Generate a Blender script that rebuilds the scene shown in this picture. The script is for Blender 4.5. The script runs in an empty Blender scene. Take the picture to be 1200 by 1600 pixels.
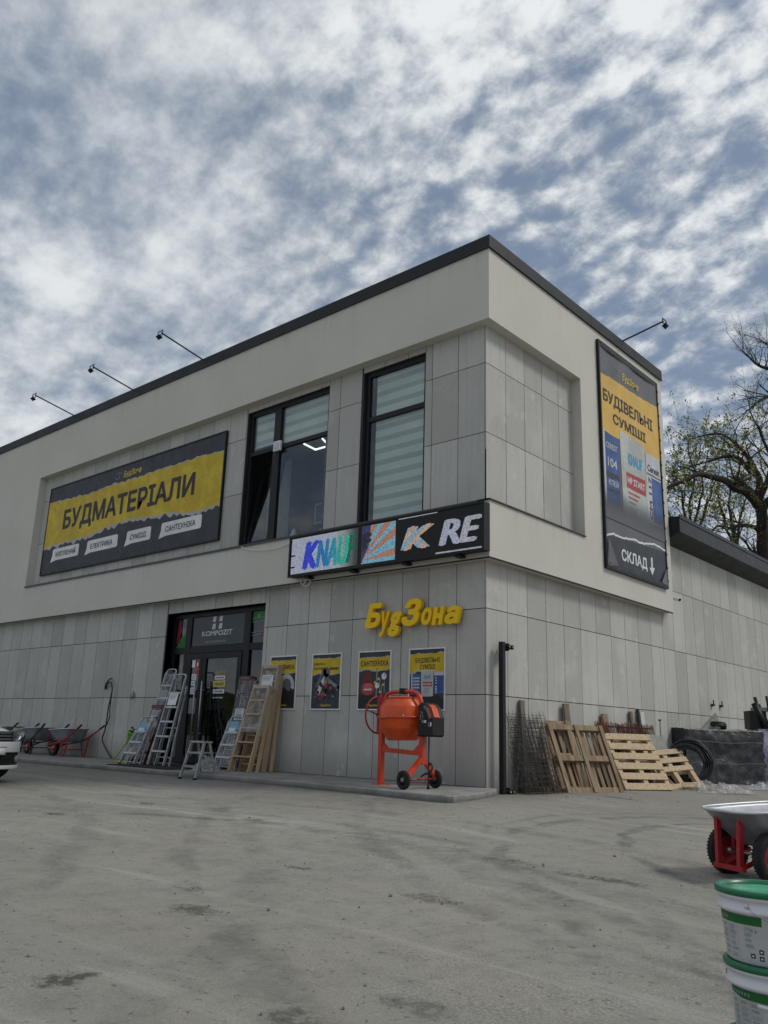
import bpy, bmesh, math, random
from mathutils import Vector, Matrix, noise
R = math.radians
scene = bpy.context.scene
COL = scene.collection
rnd = random.Random(7)

# ------------------------------------------------------------------ helpers
class MB:
    """collects shapes for ONE mesh object"""
    def __init__(s):
        s.v = []; s.f = []; s.m = []; s.s = []; s.mats = []
    def mi(s, mat):
        if mat not in s.mats: s.mats.append(mat)
        return s.mats.index(mat)
    def add(s, vs, fs, mat, smooth=False):
        o = len(s.v); k = s.mi(mat)
        s.v += [tuple(v) for v in vs]
        for f in fs:
            s.f.append([i + o for i in f]); s.m.append(k); s.s.append(smooth)
        return s
    def box(s, lo, hi, mat, M=None):
        x0, y0, z0 = lo; x1, y1, z1 = hi
        vs = [Vector(p) for p in ((x0,y0,z0),(x1,y0,z0),(x1,y1,z0),(x0,y1,z0),(x0,y0,z1),(x1,y0,z1),(x1,y1,z1),(x0,y1,z1))]
        if M is not None: vs = [M @ v for v in vs]
        return s.add(vs, [(0,3,2,1),(4,5,6,7),(0,1,5,4),(1,2,6,5),(2,3,7,6),(3,0,4,7)], mat)
    def cbox(s, c, d, mat, M=None):
        return s.box([c[i]-d[i]/2 for i in range(3)], [c[i]+d[i]/2 for i in range(3)], mat, M)
    def bar(s, p0, p1, w, h, mat, up=(0,0,1)):
        p0 = Vector(p0); p1 = Vector(p1); d = (p1-p0).normalized()
        u = Vector(up)
        if abs(d.dot(u)) > .98: u = Vector((1,0,0))
        a = d.cross(u).normalized(); b = a.cross(d).normalized()
        vs = []
        for p in (p0, p1):
            for i, j in ((-1,-1),(1,-1),(1,1),(-1,1)):
                vs.append(p + a*(i*w/2) + b*(j*h/2))
        return s.add(vs, [(0,1,2,3),(7,6,5,4),(0,4,5,1),(1,5,6,2),(2,6,7,3),(3,7,4,0)], mat)
    def tube(s, pts, r, mat, n=8, closed=False):
        pts = [Vector(p) for p in pts]; N = len(pts)
        rr = r if isinstance(r, (list, tuple)) else [r]*N
        vs = []; prev = None
        for i, p in enumerate(pts):
            if closed: d = pts[(i+1) % N] - pts[i-1]
            else: d = pts[min(i+1, N-1)] - pts[max(i-1, 0)]
            d.normalize()
            if prev is None:
                u = Vector((0,0,1)) if abs(d.z) < .9 else Vector((1,0,0))
                a = d.cross(u).normalized()
            else:
                a = (prev - d*prev.dot(d))
                a = a.normalized() if a.length > 1e-6 else d.orthogonal().normalized()
            prev = a; b = d.cross(a)
            for k in range(n):
                t = 2*math.pi*k/n
                vs.append(p + (a*math.cos(t) + b*math.sin(t))*rr[i])
        fs = []
        for i in range(N if closed else N-1):
            j = (i+1) % N
            for k in range(n):
                l = (k+1) % n
                fs.append((i*n+k, i*n+l, j*n+l, j*n+k))
        if not closed:
            fs.append(tuple(range(n-1, -1, -1))); fs.append(tuple((N-1)*n+k for k in range(n)))
        return s.add(vs, fs, mat, True)
    def cyl(s, p0, p1, r, mat, n=16, r1=None):
        return s.tube([p0, p1], [r, r if r1 is None else r1], mat, n)
    def lathe(s, prof, mat, M=None, n=28, a0=0, a1=2*math.pi):
        full = abs(a1-a0-2*math.pi) < 1e-6
        K = n if full else n+1
        vs = []
        for r, z in prof:
            for k in range(K):
                t = a0 + (a1-a0)*k/n
                vs.append(Vector((r*math.cos(t), r*math.sin(t), z)))
        if M is not None: vs = [M @ v for v in vs]
        fs = []
        for i in range(len(prof)-1):
            for k in range(n):
                l = (k+1) % K
                fs.append((i*K+k, i*K+l, (i+1)*K+l, (i+1)*K+k))
        return s.add(vs, fs, mat, True)
    def prism(s, poly, fn, d0, d1, mat):
        """poly 2-D, fn(u, v, d) -> 3-D"""
        n = len(poly)
        vs = [fn(u, v, d0) for u, v in poly] + [fn(u, v, d1) for u, v in poly]
        fs = [tuple(range(n-1, -1, -1)), tuple(range(n, 2*n))]
        for i in range(n):
            j = (i+1) % n; fs.append((i, j, n+j, n+i))
        return s.add(vs, fs, mat)
    def grid(s, nu, nv, fn, mat, smooth=True, flip=False):
        vs = [fn(i/nu, j/nv) for j in range(nv+1) for i in range(nu+1)]
        fs = []
        for j in range(nv):
            for i in range(nu):
                a = j*(nu+1)+i
                f = (a, a+1, a+nu+2, a+nu+1)
                fs.append(f[::-1] if flip else f)
        return s.add(vs, fs, mat, smooth)
    def build(s, name, parent=None, bevel=0, fix=True):
        me = bpy.data.meshes.new(name)
        me.from_pydata(s.v, [], s.f)
        for m in s.mats: me.materials.append(m)
        me.polygons.foreach_set('material_index', s.m)
        me.polygons.foreach_set('use_smooth', s.s)
        if fix:
            bm = bmesh.new(); bm.from_mesh(me)
            bmesh.ops.recalc_face_normals(bm, faces=bm.faces)
            bm.to_mesh(me); bm.free()
        me.update()
        o = bpy.data.objects.new(name, me); COL.objects.link(o)
        if parent is not None: o.parent = parent
        if bevel:
            b = o.modifiers.new('bevel', 'BEVEL'); b.width = bevel; b.segments = 2; b.limit_method = 'ANGLE'; b.angle_limit = R(40)
        return o

def tag(o, label=None, cat=None, group=None, kind=None):
    if label: o['label'] = label
    if cat: o['category'] = cat
    if group: o['group'] = group
    if kind: o['kind'] = kind
    return o

def thing(name, label, cat, loc=(0,0,0), rot=(0,0,0), group=None):
    o = bpy.data.objects.new(name, None); COL.objects.link(o)
    o.location = loc; o.rotation_euler = rot; o.empty_display_size = .2
    return tag(o, label, cat, group)

def copy_tree(o, parent=None):
    c = o.copy(); COL.objects.link(c)
    if parent is not None:
        c.parent = parent; c.matrix_parent_inverse = o.matrix_parent_inverse.copy()
    for ch in list(o.children): copy_tree(ch, c)
    return c

def smooth_poly(pts, n=6, closed=False):
    """Catmull-Rom through 3-D points"""
    P = [Vector(p) for p in pts]; out = []
    N = len(P)
    for i in range(N if closed else N-1):
        p0 = P[i-1] if (closed or i > 0) else P[0]; p1 = P[i]; p2 = P[(i+1) % N]
        p3 = P[(i+2) % N] if (closed or i+2 < N) else P[-1]
        for k in range(n):
            t = k/n
            out.append(.5*((2*p1)+(p2-p0)*t+(2*p0-5*p1+4*p2-p3)*t*t+(3*p1-p0-3*p2+p3)*t**3))
    if not closed: out.append(P[-1])
    return out

# ------------------------------------------------------------------ text
def text_geo(body, bold=0.0, extrude=0.0):
    cu = bpy.data.curves.new('lettering_curve', 'FONT')
    cu.body = body; cu.size = 1; cu.offset = bold; cu.extrude = extrude; cu.resolution_u = 3
    ob = bpy.data.objects.new('lettering_temp', cu); COL.objects.link(ob)
    dg = bpy.context.evaluated_depsgraph_get()
    me = bpy.data.meshes.new_from_object(ob.evaluated_get(dg))
    vs = [tuple(v.co) for v in me.vertices]; fs = [tuple(p.vertices) for p in me.polygons]
    bpy.data.objects.remove(ob); bpy.data.meshes.remove(me); bpy.data.curves.remove(cu)
    return vs, fs
_cap = None
def fit_text(body, x0, x1, zb, cap, bold=.02, shear=0.0):
    """text verts in a 2-D frame: bbox x0..x1, baseline zb, capital height cap; also returns the stroke radius in that frame"""
    global _cap
    if _cap is None:
        v, _ = text_geo('Н'); _cap = max(p[1] for p in v)
    vs, fs = text_geo(body)
    k = cap/(_cap+2*bold)
    vs = [(p[0]+shear*p[1], p[1]) for p in vs]
    a = min(p[0] for p in vs)-bold; b = max(p[0] for p in vs)+bold
    kx = (x1-x0)/(b-a)
    return [(x0+(p[0]-a)*kx, zb+(p[1]+bold)*k) for p in vs], fs, bold*kx, bold*k
def put_text(mb, fn, body, x0, x1, zb, cap, mat, bold=.02, shear=0.0, flat=False):
    """print text on the surface fn(u, v); bold strokes are shifted copies, each a hair prouder"""
    vs, fs, bx, bz = fit_text(body, x0, x1, zb, cap, bold, shear)
    o = Vector(fn(0, 0)); nrm = (Vector(fn(1, 0))-o).cross(Vector(fn(0, 1))-o).normalized()
    dirs = [(0,0)] if bold <= 0 else [(0,0),(1,0),(-1,0),(.5,0),(-.5,0),(0,.35),(0,-.35)] if flat else [(0,0),(1,0),(-1,0),(0,1),(0,-1),(.72,.72),(-.72,.72),(.72,-.72),(-.72,-.72)]
    for i, (a, b) in enumerate(dirs):
        mb.add([Vector(fn(u+a*bx, v+b*bz))+nrm*(.00012*i) for u, v in vs], fs, mat)

# ------------------------------------------------------------------ material nodes
class NT:
    def __init__(s, name):
        s.mat = bpy.data.materials.new(name); s.mat.use_nodes = True
        s.t = s.mat.node_tree; s.n = s.t.nodes; s.l = s.t.links
        s.b = s.n['Principled BSDF']; s.out = s.n['Material Output']
    def node(s, typ, **kw):
        nd = s.n.new(typ)
        for k, v in kw.items():
            if k.startswith('i_'):
                key = k[2:]; key = int(key) if key.isdigit() else key.replace('_', ' ')
                s.set(nd.inputs[key], v)
            else: setattr(nd, k, v)
        return nd
    def set(s, inp, v):
        if isinstance(v, bpy.types.NodeSocket): s.l.new(v, inp)
        else:
            if isinstance(v, tuple) and len(v) == 3 and inp.type == 'RGBA': v = (*v, 1)
            inp.default_value = v
    def coord(s, kind='Object', scale=(1,1,1), rot=(0,0,0), loc=(0,0,0)):
        tc = s.node('ShaderNodeTexCoord'); mp = s.node('ShaderNodeMapping')
        s.l.new(tc.outputs[kind], mp.inputs[0])
        mp.inputs['Scale'].default_value = scale; mp.inputs['Rotation'].default_value = rot; mp.inputs['Location'].default_value = loc
        return mp.outputs[0]
    def noise(s, vec, scale=5, detail=4, rough=.55, dist=0):
        nd = s.node('ShaderNodeTexNoise'); s.l.new(vec, nd.inputs['Vector'])
        nd.inputs['Scale'].default_value = scale; nd.inputs['Detail'].default_value = detail
        nd.inputs['Roughness'].default_value = rough; nd.inputs['Distortion'].default_value = dist
        return nd.outputs['Fac']
    def ramp(s, fac, stops, interp='LINEAR'):
        nd = s.node('ShaderNodeValToRGB'); nd.color_ramp.interpolation = interp
        e = nd.color_ramp.elements
        while len(e) > 1: e.remove(e[-1])
        e[0].position = stops[0][0]; e[0].color = s.c4(stops[0][1])
        for p, c in stops[1:]:
            k = e.new(p); k.color = s.c4(c)
        s.l.new(fac, nd.inputs[0]); return nd.outputs[0]
    def c4(s, c):
        if isinstance(c, (int, float)): return (c, c, c, 1)
        return (*c, 1) if len(c) == 3 else c
    def mix(s, fac, a, b, mode='MIX'):
        nd = s.node('ShaderNodeMix', data_type='RGBA', blend_type=mode)
        s.set(nd.inputs[0], fac)
        s.set(nd.inputs[6], s.c4(a) if not isinstance(a, bpy.types.NodeSocket) else a)
        s.set(nd.inputs[7], s.c4(b) if not isinstance(b, bpy.types.NodeSocket) else b)
        return nd.outputs[2]
    def math(s, op, a, b=0.0, c=None, clamp=False):
        nd = s.node('ShaderNodeMath', operation=op); nd.use_clamp = clamp
        s.set(nd.inputs[0], a); s.set(nd.inputs[1], b)
        if c is not None: s.set(nd.inputs[2], c)
        return nd.outputs[0]
    def mr(s, v, a, b, c=0.0, d=1.0, smooth=True):
        nd = s.node('ShaderNodeMapRange'); nd.interpolation_type = 'SMOOTHSTEP' if smooth else 'LINEAR'
        s.set(nd.inputs[0], v)
        for i, q in enumerate((a, b, c, d)): s.set(nd.inputs[i+1], q)
        return nd.outputs[0]
    def sep(s, vec):
        nd = s.node('ShaderNodeSeparateXYZ'); s.l.new(vec, nd.inputs[0]); return nd.outputs
    def bump(s, h, strength=.2, dist=.02):
        nd = s.node('ShaderNodeBump'); nd.inputs['Strength'].default_value = strength; nd.inputs['Distance'].default_value = dist
        s.l.new(h, nd.inputs['Height']); s.l.new(nd.outputs[0], s.b.inputs['Normal'])
    def fin(s, col=None, rough=.6, metal=0.0, spec=.5):
        if col is not None: s.set(s.b.inputs['Base Color'], col if isinstance(col, bpy.types.NodeSocket) else s.c4(col))
        s.set(s.b.inputs['Roughness'], rough); s.set(s.b.inputs['Metallic'], metal); s.set(s.b.inputs['Specular IOR Level'], spec)
        return s.mat

def simple(name, col, rough=.5, metal=0.0, var=.25, scale=9, spec=.5, bump=.05, dirt=0.0, bscale=60):
    """one colour with soft wear variation, optional dust, fine bump"""
    t = NT(name); v = t.coord()
    n1 = t.noise(v, scale, 5, .6)
    c = t.mix(t.mr(n1, .25, .75), tuple(x*(1-var) for x in col), tuple(min(1, x*(1+var*.6)) for x in col))
    if dirt:
        n2 = t.noise(v, scale*.6, 6, .65)
        c = t.mix(t.mr(n2, .5, .75, 0, dirt), c, (.16,.145,.12))
    if bump: t.bump(t.noise(v, bscale, 3, .6), bump, .004)
    return t.fin(c, t.mr(n1, .2, .8, max(0, rough-.08), min(1, rough+.1)), metal, spec)

def concrete():
    t = NT('fibre_cement_panel'); v = t.coord()
    rand = t.node('ShaderNodeNewGeometry').outputs['Random Per Island']
    st = t.noise(t.coord(scale=(9,9,.55)), 1.2, 4, .6)
    bl = t.noise(v, .9, 5, .6, .4)
    fine = t.noise(v, 14, 5, .65)
    c = t.mix(rand, (.395,.388,.360), (.525,.516,.482))
    c = t.mix(t.mr(st, .46, .72, 0, .36), c, (.35,.343,.322))
    c = t.mix(t.mr(bl, .50, .72, 0, .6), c, (.58,.57,.535))
    c = t.mix(t.mr(bl, .28, .46, .55, 0), c, (.36,.35,.32))
    c = t.mix(t.mr(fine, .45, .78, 0, .28), c, (.33,.32,.295))
    st2 = t.noise(t.coord(scale=(16,16,.4), loc=(3,1,2)), 1.0, 3, .5)
    c = t.mix(t.mr(st2, .60, .74, 0, .40), c, (.59,.585,.56))
    c = t.mix(t.mr(st2, .26, .38, .35, 0), c, (.27,.26,.235))
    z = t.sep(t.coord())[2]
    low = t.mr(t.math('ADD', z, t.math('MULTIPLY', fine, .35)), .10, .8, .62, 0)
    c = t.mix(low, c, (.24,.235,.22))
    spk = t.mr(t.noise(v, 3.1, 2, .5), .66, .70, 0, .35)
    c = t.mix(spk, c, (.62,.61,.58))
    t.bump(t.noise(v, 90, 4, .7), .12, .003)
    return t.fin(c, t.mr(bl, .3, .7, .62, .85), 0, .3)

def render_white():
    t = NT('white_render'); v = t.coord()
    bl = t.noise(v, .55, 5, .6); st = t.noise(t.coord(scale=(5,5,.35)), 1.0, 4, .6)
    f = t.noise(v, 160, 3, .7); z = t.sep(v)[2]
    sk = t.noise(t.coord(scale=(7,7,.25)), 1.0, 4, .6)
    topz = t.math('ADD', t.mr(z, 8.0, 8.86, 0, 1), t.math('MULTIPLY', t.mr(z, 3.75, 4.36, 0, 1), t.mr(z, 4.36, 4.37, 1, 0)), None, True)
    c = t.mix(t.mr(bl, .3, .75), (.585,.565,.505), (.64,.62,.56))
    c = t.mix(t.mr(st, .56, .8, 0, .32), c, (.48,.465,.425))
    c = t.mix(t.math('MULTIPLY', topz, t.mr(sk, .50, .74, 0, .24)), c, (.33,.315,.275))
    c = t.mix(t.mr(t.noise(v, 5, 6, .7), .5, .8, 0, .18), c, (.47,.455,.41))
    c = t.mix(t.mr(f, .3, .7, 0, .15), c, (.45,.435,.40))
    t.bump(t.noise(v, 130, 4, .75), .35, .004)
    return t.fin(c, .88, 0, .2)

def glass(name, tint=(.90,.93,.92), ior=1.5, rough=.01, wav=.05):
    t = NT(name); t.n.remove(t.b)
    tr = t.node('ShaderNodeBsdfTransparent'); tr.inputs[0].default_value = (*tint, 1)
    gl = t.node('ShaderNodeBsdfGlossy'); gl.inputs['Roughness'].default_value = rough
    lw = t.node('ShaderNodeLayerWeight'); lw.inputs[0].default_value = .5
    f2 = t.math('MULTIPLY_ADD', t.math('POWER', lw.outputs['Facing'], 4.0), .95, .075, True)
    bp = t.node('ShaderNodeBump'); bp.inputs['Strength'].default_value = wav; bp.inputs['Distance'].default_value = .02
    t.l.new(t.noise(t.coord(), 1.4, 2), bp.inputs['Height']); t.l.new(bp.outputs[0], gl.inputs['Normal'])
    mx = t.node('ShaderNodeMixShader'); t.l.new(f2, mx.inputs[0]); t.l.new(tr.outputs[0], mx.inputs[1]); t.l.new(gl.outputs[0], mx.inputs[2])
    t.l.new(mx.outputs[0], t.out.inputs[0]); return t.mat

def film(name, col=(.75,.77,.78), alpha=.3, rough=.15):
    """crinkled clear plastic wrap"""
    t = NT(name); v = t.coord()
    n = t.noise(v, 7, 5, .65, 1.2)
    a = t.mr(n, .4, .75, alpha*.5, min(1, alpha*2.0))
    t.set(t.b.inputs['Alpha'], a)
    t.bump(t.noise(v, 13, 4, .6, 1.5), .9, .02)
    return t.fin(col, rough, 0, .6)

def wood(name, light, dark, axis=2, scale=1.0):
    t = NT(name)
    sc = [14*scale]*3; sc[axis] = 1.1*scale
    v = t.coord(scale=tuple(sc))
    rand = t.node('ShaderNodeNewGeometry').outputs['Random Per Island']
    n1 = t.noise(v, 1.6, 6, .62, .6); n2 = t.noise(t.coord(), 2.5, 4, .6)
    c = t.mix(t.mr(n1, .3, .72), light, dark)
    c = t.mix(t.mr(n2, .55, .78, 0, .5), c, tuple(x*.55 for x in dark))
    hs = t.node('ShaderNodeHueSaturation'); t.set(hs.inputs['Color'], c); t.set(hs.inputs['Value'], t.mr(rand, 0, 1, .72, 1.18, False)); t.set(hs.inputs['Saturation'], t.mr(rand, 0, 1, .8, 1.05, False))
    t.bump(n1, .25, .006)
    return t.fin(hs.outputs[0], .75, 0, .25)

def print_mat(name, col, rough=.5, var=.12, sc=2.5):
    t = NT(name); v = t.coord()
    n = t.noise(v, sc, 6, .68)
    c = t.mix(t.mr(n, .3, .75), tuple(x*(1-var) for x in col), tuple(min(1, x*(1+var)) for x in col))
    t.bump(t.noise(t.coord(scale=(1,1,.6)), 1.7, 3, .5), .12, .03)
    return t.fin(c, rough, 0, .35)

def grunge(name, c1, c2, sc=3.0, lo=.38, hi=.68):
    t = NT(name); v = t.coord()
    n = t.noise(v, sc, 8, .72, .3)
    t.bump(t.noise(t.coord(scale=(1,1,.6)), 1.7, 3, .5), .12, .03)
    return t.fin(t.mix(t.mr(n, lo, hi), c1, c2), .5, 0, .35)

def led(name, c1, c2, strength=.5, sc=42, axis=None, stripes=False):
    """lit LED dots over a black mask"""
    t = NT(name); v = t.coord()
    x, y, z = t.sep(v)
    def dots(q): return t.math('SINE', t.math('MULTIPLY', q, sc*math.pi))
    d = t.math('MULTIPLY', dots(x), dots(z))
    g = t.mr(t.math('ABSOLUTE', d), .02, .5, .45, 1.0)
    n = t.noise(v, 30, 2, .7)
    g = t.math('MULTIPLY', g, t.mr(n, .30, .62, .55, 1.08))
    if axis: c = t.mix(t.mr(x, axis[0], axis[1]), c1, c2)
    elif stripes: c = t.mix(t.mr(t.math('SINE', t.math('MULTIPLY', t.math('SUBTRACT', t.math('MULTIPLY', x, .75), z), -26.0)), .1, .35), c1, c2)
    else: c = t.mix(t.mr(t.noise(v, 60, 1), .4, .6), c1, c2)
    t.set(t.b.inputs['Emission Color'], c); t.set(t.b.inputs['Emission Strength'], t.math('MULTIPLY', g, strength))
    return t.fin((.02,.02,.025), .5, 0, .3)

M = {}
M['panel'] = concrete(); M['render'] = render_white()
M['backing'] = simple('dark_joint', (.05,.05,.05), .9)
M['cap'] = simple('anthracite_sheet', (.014,.015,.017), .5, .0, .3, 3, .3)
M['capedge'] = simple('anthracite_fascia', (.030,.032,.036), .48, .0, .2, 3, .3)
M['frame'] = simple('anthracite_window_frame', (.010,.011,.0125), .42, 0, .2, 5, .3)
M['flash'] = simple('dark_sill_sheet', (.05,.05,.052), .45)
M['glass'] = glass('window_glass'); M['doorglass'] = glass('door_glass', (.72,.75,.76), 1.5)
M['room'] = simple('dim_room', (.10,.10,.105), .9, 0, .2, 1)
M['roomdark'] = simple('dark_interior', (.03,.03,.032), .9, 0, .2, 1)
M['blind'] = print_mat('blind_fabric', (.74,.78,.74), .8, .05)
M['blindgap'] = print_mat('blind_sheer', (.50,.53,.51), .8, .05)
M['steel'] = simple('galvanised_steel', (.52,.54,.55), .38, .85, .25, 12, .5, .05)
M['alu'] = simple('aluminium', (.43,.44,.45), .42, .6, .25, 14)
M['tray'] = simple('galvanised_tray', (.33,.35,.37), .42, .55, .3, 7, .5, .06, .25)
M['black'] = simple('black_plastic', (.010,.010,.011), .5, 0, .3, 8, .35, .05, .06)
M['rubber'] = simple('tyre_rubber', (.022,.022,.022), .85, 0, .4, 20, .3, .15, .25)
M['blackmetal'] = simple('black_metal', (.012,.0125,.013), .5, 0, .3, 6, .3, .05, .08)
M['orange'] = simple('orange_paint', (.70,.085,.010), .34, 0, .22, 6, .5, .04, .22)
M['orangedk'] = simple('red_orange_paint', (.58,.050,.013), .38, 0, .2, 7, .5, .04, .2)
M['red'] = simple('red_frame_paint', (.36,.012,.018), .4, 0, .2, 8, .5, .04, .12)
M['maroon'] = simple('maroon_paint', (.10,.012,.018), .45, 0, .2, 8, .4, .04, .1)
M['yellow'] = simple('sign_yellow', (.92,.58,.006), .45, 0, .06, 3, .3)
M['white'] = simple('white_plastic', (.78,.78,.79), .42, 0, .05, 4)
M['paper'] = simple('paper_label', (.72,.73,.74), .7, 0, .1, 10)
M['wood'] = wood('pine_ladder', (.56,.40,.23), (.40,.26,.13), 2)
M['pal_new'] = wood('fresh_pallet_wood', (.74,.56,.34), (.50,.34,.175), 1)
M['pal_old'] = wood('worn_pallet_wood', (.42,.30,.165), (.19,.122,.065), 2)
M['pal_grey'] = wood('weathered_plank', (.26,.22,.17), (.13,.105,.08), 2)
M['film'] = film('clear_film', (.62,.64,.66), .22, .2); M['filmthick'] = film('milky_film', (.50,.51,.52), .36, .25)
M['b_dark'] = grunge('banner_charcoal', (.030,.034,.042), (.052,.057,.066))
M['b_yellow'] = grunge('banner_yellow', (.52,.36,.012), (.70,.52,.035), 2.0)
M['b_torn'] = print_mat('banner_torn_paper', (.42,.42,.41))
M['b_white'] = print_mat('banner_white', (.74,.75,.76)); M['b_text'] = print_mat('banner_lettering', (.040,.026,.026))
M['b_grey'] = print_mat('banner_grey', (.13,.135,.145)); M['b_red'] = print_mat('print_red', (.42,.05,.05))
M['b_gold'] = print_mat('banner_gold_lettering', (.62,.47,.09)); M['b_orange'] = print_mat('poster_sand', (.70,.44,.09), .5, .1)
M['b_blue'] = grunge('bag_blue', (.03,.075,.24), (.06,.14,.36), 2.2); M['b_sky'] = print_mat('print_cyan', (.06,.34,.55))
M['b_bag'] = grunge('bag_paper', (.40,.42,.40), (.58,.60,.58), 1.6)
M['b_mid'] = print_mat('print_mid_grey', (.24,.25,.26)); M['b_bright'] = print_mat('print_light_grey', (.55,.56,.57))
M['mixtone'] = print_mat('print_black', (.018,.018,.02))  # near-black ink of the poster pictures and pail icons
M['green'] = simple('bucket_green', (.008,.145,.062), .35, 0, .12, 5)
M['greenlid'] = simple('bucket_lid_green', (.045,.36,.20), .28, 0, .2, 6)
M['greenlabel'] = print_mat('label_green', (.012,.13,.03)); M['labelgrey'] = print_mat('label_text_grey', (.33,.38,.35), .6, .3, 60)
M['pail'] = simple('pail_white', (.70,.70,.735), .38, 0, .05, 4, .5, .03, .06)
M['lime'] = simple('lime_plastic', (.16,.42,.03), .45, 0, .2, 7); M['lemon'] = simple('yellow_tube', (.60,.55,.06), .4)
M['soil'] = simple('dark_soil', (.02,.03,.015), .95, 0, .6, 30)
M['rust'] = simple('rusty_wire', (.12,.045,.025), .9, .1, .5, 20); M['wire'] = simple('dull_wire', (.075,.072,.07), .65, .4, .4, 20)
M['pipe'] = simple('black_pipe', (.022,.024,.028), .42, 0, .3, 10)
def crinkle(name, col, rough, sc=5, strength=.8):
    t = NT(name); v = t.coord(); n = t.noise(v, sc, 6, .62, 1.6)
    t.bump(n, strength, .03)
    return t.fin(t.mix(t.mr(n, .35, .7), tuple(x*.7 for x in col), tuple(x*1.4 for x in col)), rough, 0, .55)
M['tarp'] = crinkle('black_tarpaulin', (.030,.032,.036), .34)
M['purple'] = grunge('purple_white_wrap', (.50,.48,.58), (.20,.14,.34), 5.0, .42, .58)
M['kerb'] = None
# ------------------------------------------------------------------ ground
def gz(x, y):
    b = -.08 if y < 0 else -.09 + .005*min(y, 8)
    d = math.hypot(max(x-.9, 0), max(-1.8-y, 0) if x < 1.2 else max(-1.8-y, 0))
    return b + (-.39-b)*(1-math.exp(-d/6.0))

def ground_mat():
    t = NT('dusty_concrete_yard'); v = t.coord()
    big = t.noise(v, .16, 6, .6, .8); mid = t.noise(t.coord(scale=(1,1.7,1), rot=(0,0,.5)), .75, 7, .66, .8)
    fine = t.noise(v, 6, 7, .72); grit = t.noise(v, 70, 4, .75); grit2 = t.noise(v, 22, 3, .6)
    c = t.mix(t.mr(big, .32, .68), (.252,.244,.214), (.306,.296,.258))
    c = t.mix(t.mr(mid, .5, .74, 0, .26), c, (.19,.184,.165))
    c = t.mix(t.mr(mid, .24, .42, .45, 0), c, (.37,.355,.305))
    warm = t.noise(v, .33, 4, .6, .5)
    c = t.mix(t.mr(warm, .50, .70, 0, .26), c, (.285,.255,.165))
    c = t.mix(t.mr(fine, .44, .70, 0, .50), c, (.165,.160,.144))
    c = t.mix(t.mr(t.noise(t.coord(loc=(5,2,0)), 2.6, 8, .75, .4), .52, .72, 0, .45), c, (.18,.172,.145))
    c = t.mix(t.mr(grit, .55, .68, 0, .55), c, (.40,.39,.36))
    c = t.mix(t.mr(t.noise(v, 120, 3, .8), .54, .66, 0, .55), c, (.08,.078,.072))
    c = t.mix(t.mr(grit2, .62, .70, 0, .7), c, (.085,.082,.075))
    stk = t.noise(t.coord(scale=(.28,1.5,1), rot=(0,0,R(-38))), 1.0, 6, .62, .9)
    c = t.mix(t.mr(stk, .54, .72, 0, .34), c, (.165,.160,.145))
    c = t.mix(t.mr(stk, .30, .46, .55, 0), c, (.39,.382,.35))
    gmask = t.mr(t.noise(t.coord(loc=(2,9,0)), .45, 5, .65, .6), .46, .66)
    g3 = t.noise(v, 85, 3, .7)
    c = t.mix(t.math('MULTIPLY', gmask, t.mr(g3, .52, .62, 0, .75)), c, (.42,.41,.37))
    c = t.mix(t.math('MULTIPLY', gmask, t.mr(g3, .36, .46, .75, 0)), c, (.10,.097,.088))
    x, y, z = t.sep(v)
    wx = t.math('ADD', x, t.math('MULTIPLY', t.noise(v, .8, 3), .7)); wy = t.math('ADD', y, t.math('MULTIPLY', t.noise(t.coord(loc=(9,4,0)), .8, 3), .7))
    worn = t.mr(t.noise(v, 1.6, 5, .7), .38, .62)
    def ring(cx, cy, rad, w, amt):
        nonlocal c
        dx = t.math('SUBTRACT', wx, cx); dy = t.math('SUBTRACT', wy, cy)
        d = t.math('SQRT', t.math('ADD', t.math('MULTIPLY', dx, dx), t.math('MULTIPLY', dy, dy)))
        a = t.math('ABSOLUTE', t.math('SUBTRACT', d, rad))
        m = t.math('MULTIPLY', t.mr(a, w*.2, w*.75, amt*1.25, 0), t.math('MULTIPLY', worn, t.mr(grit2, .3, .6, .5, 1)))
        c = t.mix(m, c, (.10,.097,.09))
    for q in ((7.2,-1.6,4.4,.16,.55), (6.7,-1.2,3.1,.14,.65), (7.2,-1.6,4.75,.12,.4), (1.5,-9.5,5.2,.20,.35), (1.5,-9.5,5.7,.16,.3), (2.0,-13.5,9.2,.22,.40), (2.0,-13.5,10.7,.22,.34), (9.4,4.0,11.0,.2,.42), (9.4,4.0,12.6,.2,.36), (-6,-16,11.8,.25,.35), (-6,-16,13.3,.25,.32)): ring(*q)
    fx = t.math('ADD', x, t.math('MULTIPLY', t.math('SUBTRACT', t.noise(v, 6, 5, .7), .5), .34)); fy = t.math('ADD', y, t.math('MULTIPLY', t.math('SUBTRACT', t.noise(t.coord(loc=(3,7,0)), 6, 5, .7), .5), .34))
    def blob(cx, cy, rx, ry, amt):
        nonlocal c
        dx = t.math('DIVIDE', t.math('SUBTRACT', fx, cx), rx); dy = t.math('DIVIDE', t.math('SUBTRACT', fy, cy), ry)
        d = t.math('ADD', t.math('MULTIPLY', dx, dx), t.math('MULTIPLY', dy, dy))
        c = t.mix(t.math('MULTIPLY', t.mr(d, .2, 1.3, amt, 0), t.mr(t.math('ADD', grit2, t.math('MULTIPLY', fine, .5)), .60, .80, .28, 1)), c, (.04,.039,.037))
    for q in STAINS: blob(*q)
    # strip that gets darker towards the kerb
    e = t.math('MULTIPLY', t.mr(y, -3.6, -1.9, 0, .45), t.mr(x, .2, 1.6, 1, 0))
    c = t.mix(t.math('MULTIPLY', e, t.mr(fine, .2, .7, .4, 1)), c, (.075,.074,.072))
    cr = t.node('ShaderNodeTexVoronoi', feature='DISTANCE_TO_EDGE'); t.l.new(t.coord(), cr.inputs['Vector'])
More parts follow.
